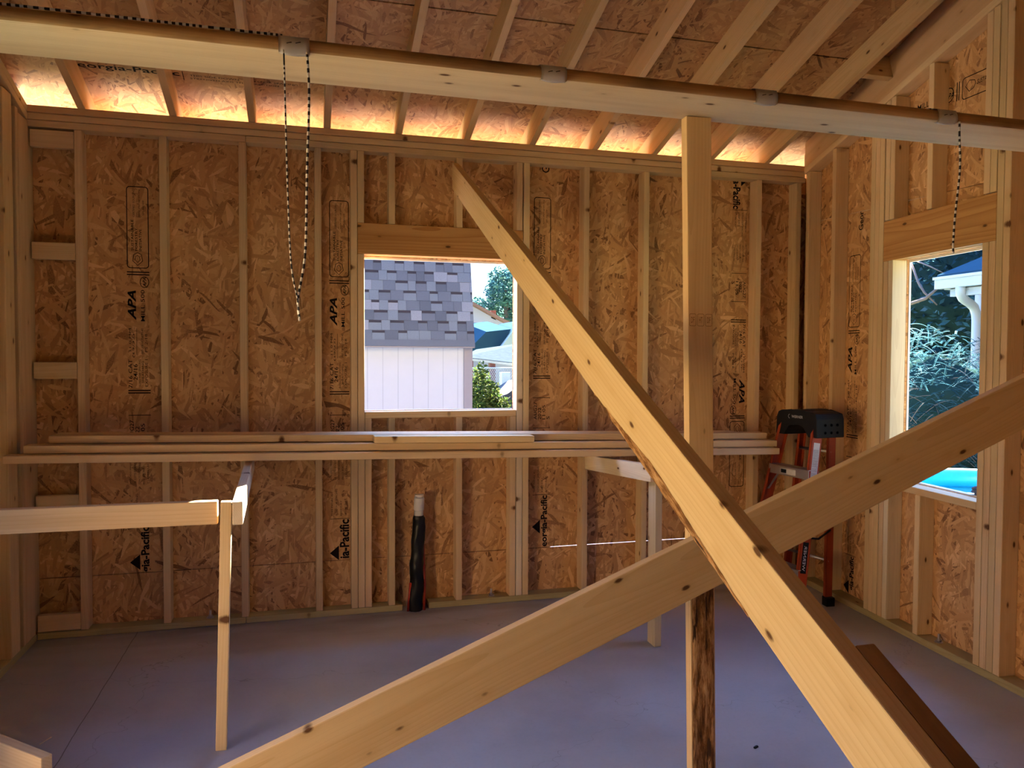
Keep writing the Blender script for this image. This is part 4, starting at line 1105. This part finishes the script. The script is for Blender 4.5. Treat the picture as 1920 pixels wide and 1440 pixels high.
dpts = [at(px, py, 'x', xx) for xx, px, py in ((XH+.05, 1801, 534), (XH+.06, 1801, 546), (XH+.09, 1802, 553), (XH+.16, 1805, 559), (XH+.28, 1811, 564), (XH+.40, 1819, 569), (XH+.48, 1826, 576), (XH+.52, 1830, 588), (XH+.52, 1831, 602))]
dpts.append(V((dpts[-1].x, dpts[-1].y, -.1)))
bm = bmesh.new(); tube(bm, dpts, .055, 10); link('downspout', bm, GUT, e, I4)
def feathery(name, cs_, n, label, seed, mats, core=.6):
    """arching sprays of fine leaflets on thin branchlets"""
    random.seed(seed); e = empty(name, (cs_[0][0], cs_[0][1], -.1)); tag(e, label, 'shrub')
    bm = bmesh.new(); bt = bmesh.new()
    for (cx_, cy_, cz_, rx, ry, rz_) in cs_:
        for _ in range(n):
            p = V((random.gauss(0, 1), random.gauss(0, 1), random.gauss(0, 1))).normalized()*random.uniform(.55, 1.0)
            c = V((cx_+p.x*rx, cy_+p.y*ry, cz_+p.z*rz_))
            d = V((random.uniform(-.5, .3), random.uniform(-1, 1), random.uniform(-.35, .5))).normalized(); L = random.uniform(.15, .38); mi = random.choice((0, 0, 1, 1, 2, 3))
            pts = [c+d*L*t+V((0, 0, -.25*L*t*t)) for t in (0, .25, .5, .75, 1)]
            if random.random() < .15: tube(bt, pts, .003, 4, cap=False)
            for k in range(20):
                t = k/19; b = c+d*L*t+V((0, 0, -.25*L*t*t))
                for s in (1, -1):
                    w = d.cross(V((.3, .2, 1))).normalized()*s*.013+d*.010; h = V((0, 0, .003))
                    vs = [bm.verts.new(b), bm.verts.new(b+w*.5+h), bm.verts.new(b+w), bm.verts.new(b+w*.5-h)]
                    f = bm.faces.new(vs); f.material_index = mi
    link('foliage', bm, mats, e, I4); link('branchlets', bt, TRUNK, e, I4)
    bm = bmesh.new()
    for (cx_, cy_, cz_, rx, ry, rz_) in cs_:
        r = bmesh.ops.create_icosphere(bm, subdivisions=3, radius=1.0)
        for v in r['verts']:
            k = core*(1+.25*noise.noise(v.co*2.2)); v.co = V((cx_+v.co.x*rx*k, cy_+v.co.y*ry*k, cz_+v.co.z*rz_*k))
    link('blocking_core', bm, DKGREEN, e, I4, smooth=True)  # solid core added behind the sprays to hold back sunlight
    return e
a = Xp(1745, 700, 8.4); b = Xp(1745, 850, 7.4)
feathery('feathery_shrub', [(8.4, a.y, .95, .55, 1.4, .95), (8.3, a.y-.5, .6, .5, 1.0, .6)], 1700, 'feathery blue-green shrub filling the tall yard window', 21, LT)
a = Xp(1740, 560, 11)
leafy('dark_tree', [(11.3, a.y, 2.6, 1.2, 2.2, 1.5), (11.5, a.y-.5, 4.4, 1.6, 2.6, 1.2), (11.2, a.y+.3, 1.0, 1.2, 2.2, 1.2)], 16000, .07, LT, 'dark tree with bare grey branches behind the feathery shrub', 'tree',
      trunk=[([(11.6, a.y, -.1), (11.4, a.y, 1.5), (11.2, a.y-.3, 2.6)], [.16, .12, .06]),
             ([Xp(1690, 575, 9.9), Xp(1735, 560, 9.8), Xp(1770, 530, 9.9)], [.030, .022, .012]),
             ([Xp(1706, 485, 9.9), Xp(1722, 530, 9.8), Xp(1733, 548, 9.8), Xp(1757, 572, 9.9)], [.010, .016, .016, .008]),
             ([Xp(1716, 488, 9.9), Xp(1745, 500, 9.8), Xp(1775, 515, 9.9)], [.012, .010, .006])], seed=9, core=.62)
c = Xp(1795, 870, 7.62)
leafy('leafy_plant', [(7.62, c.y, .22, .22, .85, .26), (7.65, c.y-.5, .2, .2, .6, .24)], 1000, .055, LL, 'bright green broad-leaved plant behind the blue pool', 'plant', seed=12)
# inflatable pool
c = Xp(1800, 900, 6.4); e = hobj('paddling_pool', 'bright blue paddling pool outside the tall yard window', 'pool', (6.6, c.y-.1, -.1))
bm = bmesh.new(); R0 = .72
zt = c.z+.02
for zr in (zt-.38, zt-.24, zt-.10):
    pts = [(6.6+R0*math.cos(k*math.pi/24), c.y-.15+R0*math.sin(k*math.pi/24), zr) for k in range(49)]
    tube(bm, pts, .085, 10)
link('rim', bm, GREEN_PL, e, I4)
bm = bmesh.new(); tube(bm, [(6.6, c.y-.15, zt-.47), (6.6, c.y-.15, zt-.2)], R0, 40); link('water', bm, flat('pool_water', (.10, .45, .70), .08, .6), e, I4)
bm = bmesh.new(); bx(bm, (5.7, c.y-1.1, -.1), (7.5, c.y+.8, zt-.47)); tr(link('ground_rise', bm, GRD))
c = at(1806, 912, 'x', 4.83)
bm = bmesh.new(); r = bmesh.ops.create_icosphere(bm, subdivisions=4, radius=1.0)
for v in r['verts']:
    k = 1+.5*noise.noise(v.co*2.6)+.25*noise.noise(v.co*7); v.co = V((v.co.x*.018*k, v.co.y*.045*k, v.co.z*.022*k))
for f in bm.faces: f.smooth = False
pz_ = RW(1.46, .128, W2[2]+.026)
tag(link('crumpled_scrap', bm, flat('grey_plastic', (.10, .12, .18), .4, .4), None, Matrix.Translation(pz_)), 'crumpled grey plastic scrap on the outer ledge of the yard window', 'scrap')

# ------------------------------------------------------------------ light
w = bpy.data.worlds.new('sky'); SC.world = w; w.use_nodes = True; t = w.node_tree; t.nodes.clear()
def N(ty, **k):
    n = t.nodes.new('ShaderNode'+ty)
    for a_, b_ in k.items(): setattr(n, a_, b_)
    return n
out = N('OutputWorld'); bg = N('Background'); tcw = N('TexCoord'); spw = N('SeparateXYZ'); t.links.new(tcw.outputs['Generated'], spw.inputs[0])
def wr(stops, src):
    n = N('ValToRGB'); cr = n.color_ramp
    while len(cr.elements) < len(stops): cr.elements.new(.5)
    for e_, (p_, c_) in zip(cr.elements, stops): e_.position = p_; e_.color = (*c_, 1)
    mp = N('MapRange'); mp.inputs[1].default_value = -1; mp.inputs[2].default_value = 1; t.links.new(src, mp.inputs[0]); t.links.new(mp.outputs[0], n.inputs[0]); return n.outputs[0]
front = wr([(.0, (.2, .2, .2)), (.49, (.3, .3, .3)), (.505, (.55, .72, 1.0)), (.62, (.50, .70, 1.1)), (.70, (1.0, 1.75, 3.6)), (1.0, (.8, 1.5, 3.4))], spw.outputs[2])
rear = wr([(.0, (.2, .2, .2)), (.49, (.25, .22, .2)), (.505, SKY_REAR_LOW), (.60, SKY_REAR_LOW), (.66, SKY_REAR_HI), (1.0, (.22, .40, 1.0))], spw.outputs[2])
mp = N('MapRange'); mp.inputs[1].default_value = -.25; mp.inputs[2].default_value = .1; t.links.new(spw.outputs[1], mp.inputs[0])
mx = N('Mix', data_type='RGBA'); t.links.new(mp.outputs[0], mx.inputs[0]); t.links.new(rear, mx.inputs[6]); t.links.new(front, mx.inputs[7])
t.links.new(mx.outputs[2], bg.inputs[0]); bg.inputs[1].default_value = SKY_STR; t.links.new(bg.outputs[0], out.inputs[0])
sd = bpy.data.lights.new('sun', 'SUN'); so = bpy.data.objects.new('sun', sd); COL.objects.link(so)
sd.energy = SUN_E; sd.angle = .012; sd.color = (1, .88, .70)
dirv = V((-.53, -1.0, -.60)).normalized()
so.rotation_euler = dirv.to_track_quat('-Z', 'Y').to_euler(); so.location = (6, 8, 5)
SC.view_settings.exposure = EXPO
SC.cycles.max_bounces = 6; SC.cycles.diffuse_bounces = 5; SC.cycles.glossy_bounces = 2; SC.cycles.transmission_bounces = 2; SC.cycles.sample_clamp_indirect = 10
SC.cycles.caustics_reflective = False; SC.cycles.caustics_refractive = False
SC.cycles.use_adaptive_sampling = True; SC.cycles.adaptive_threshold = .04
SC.cycles.use_denoising = True
bpy.context.view_layer.update()
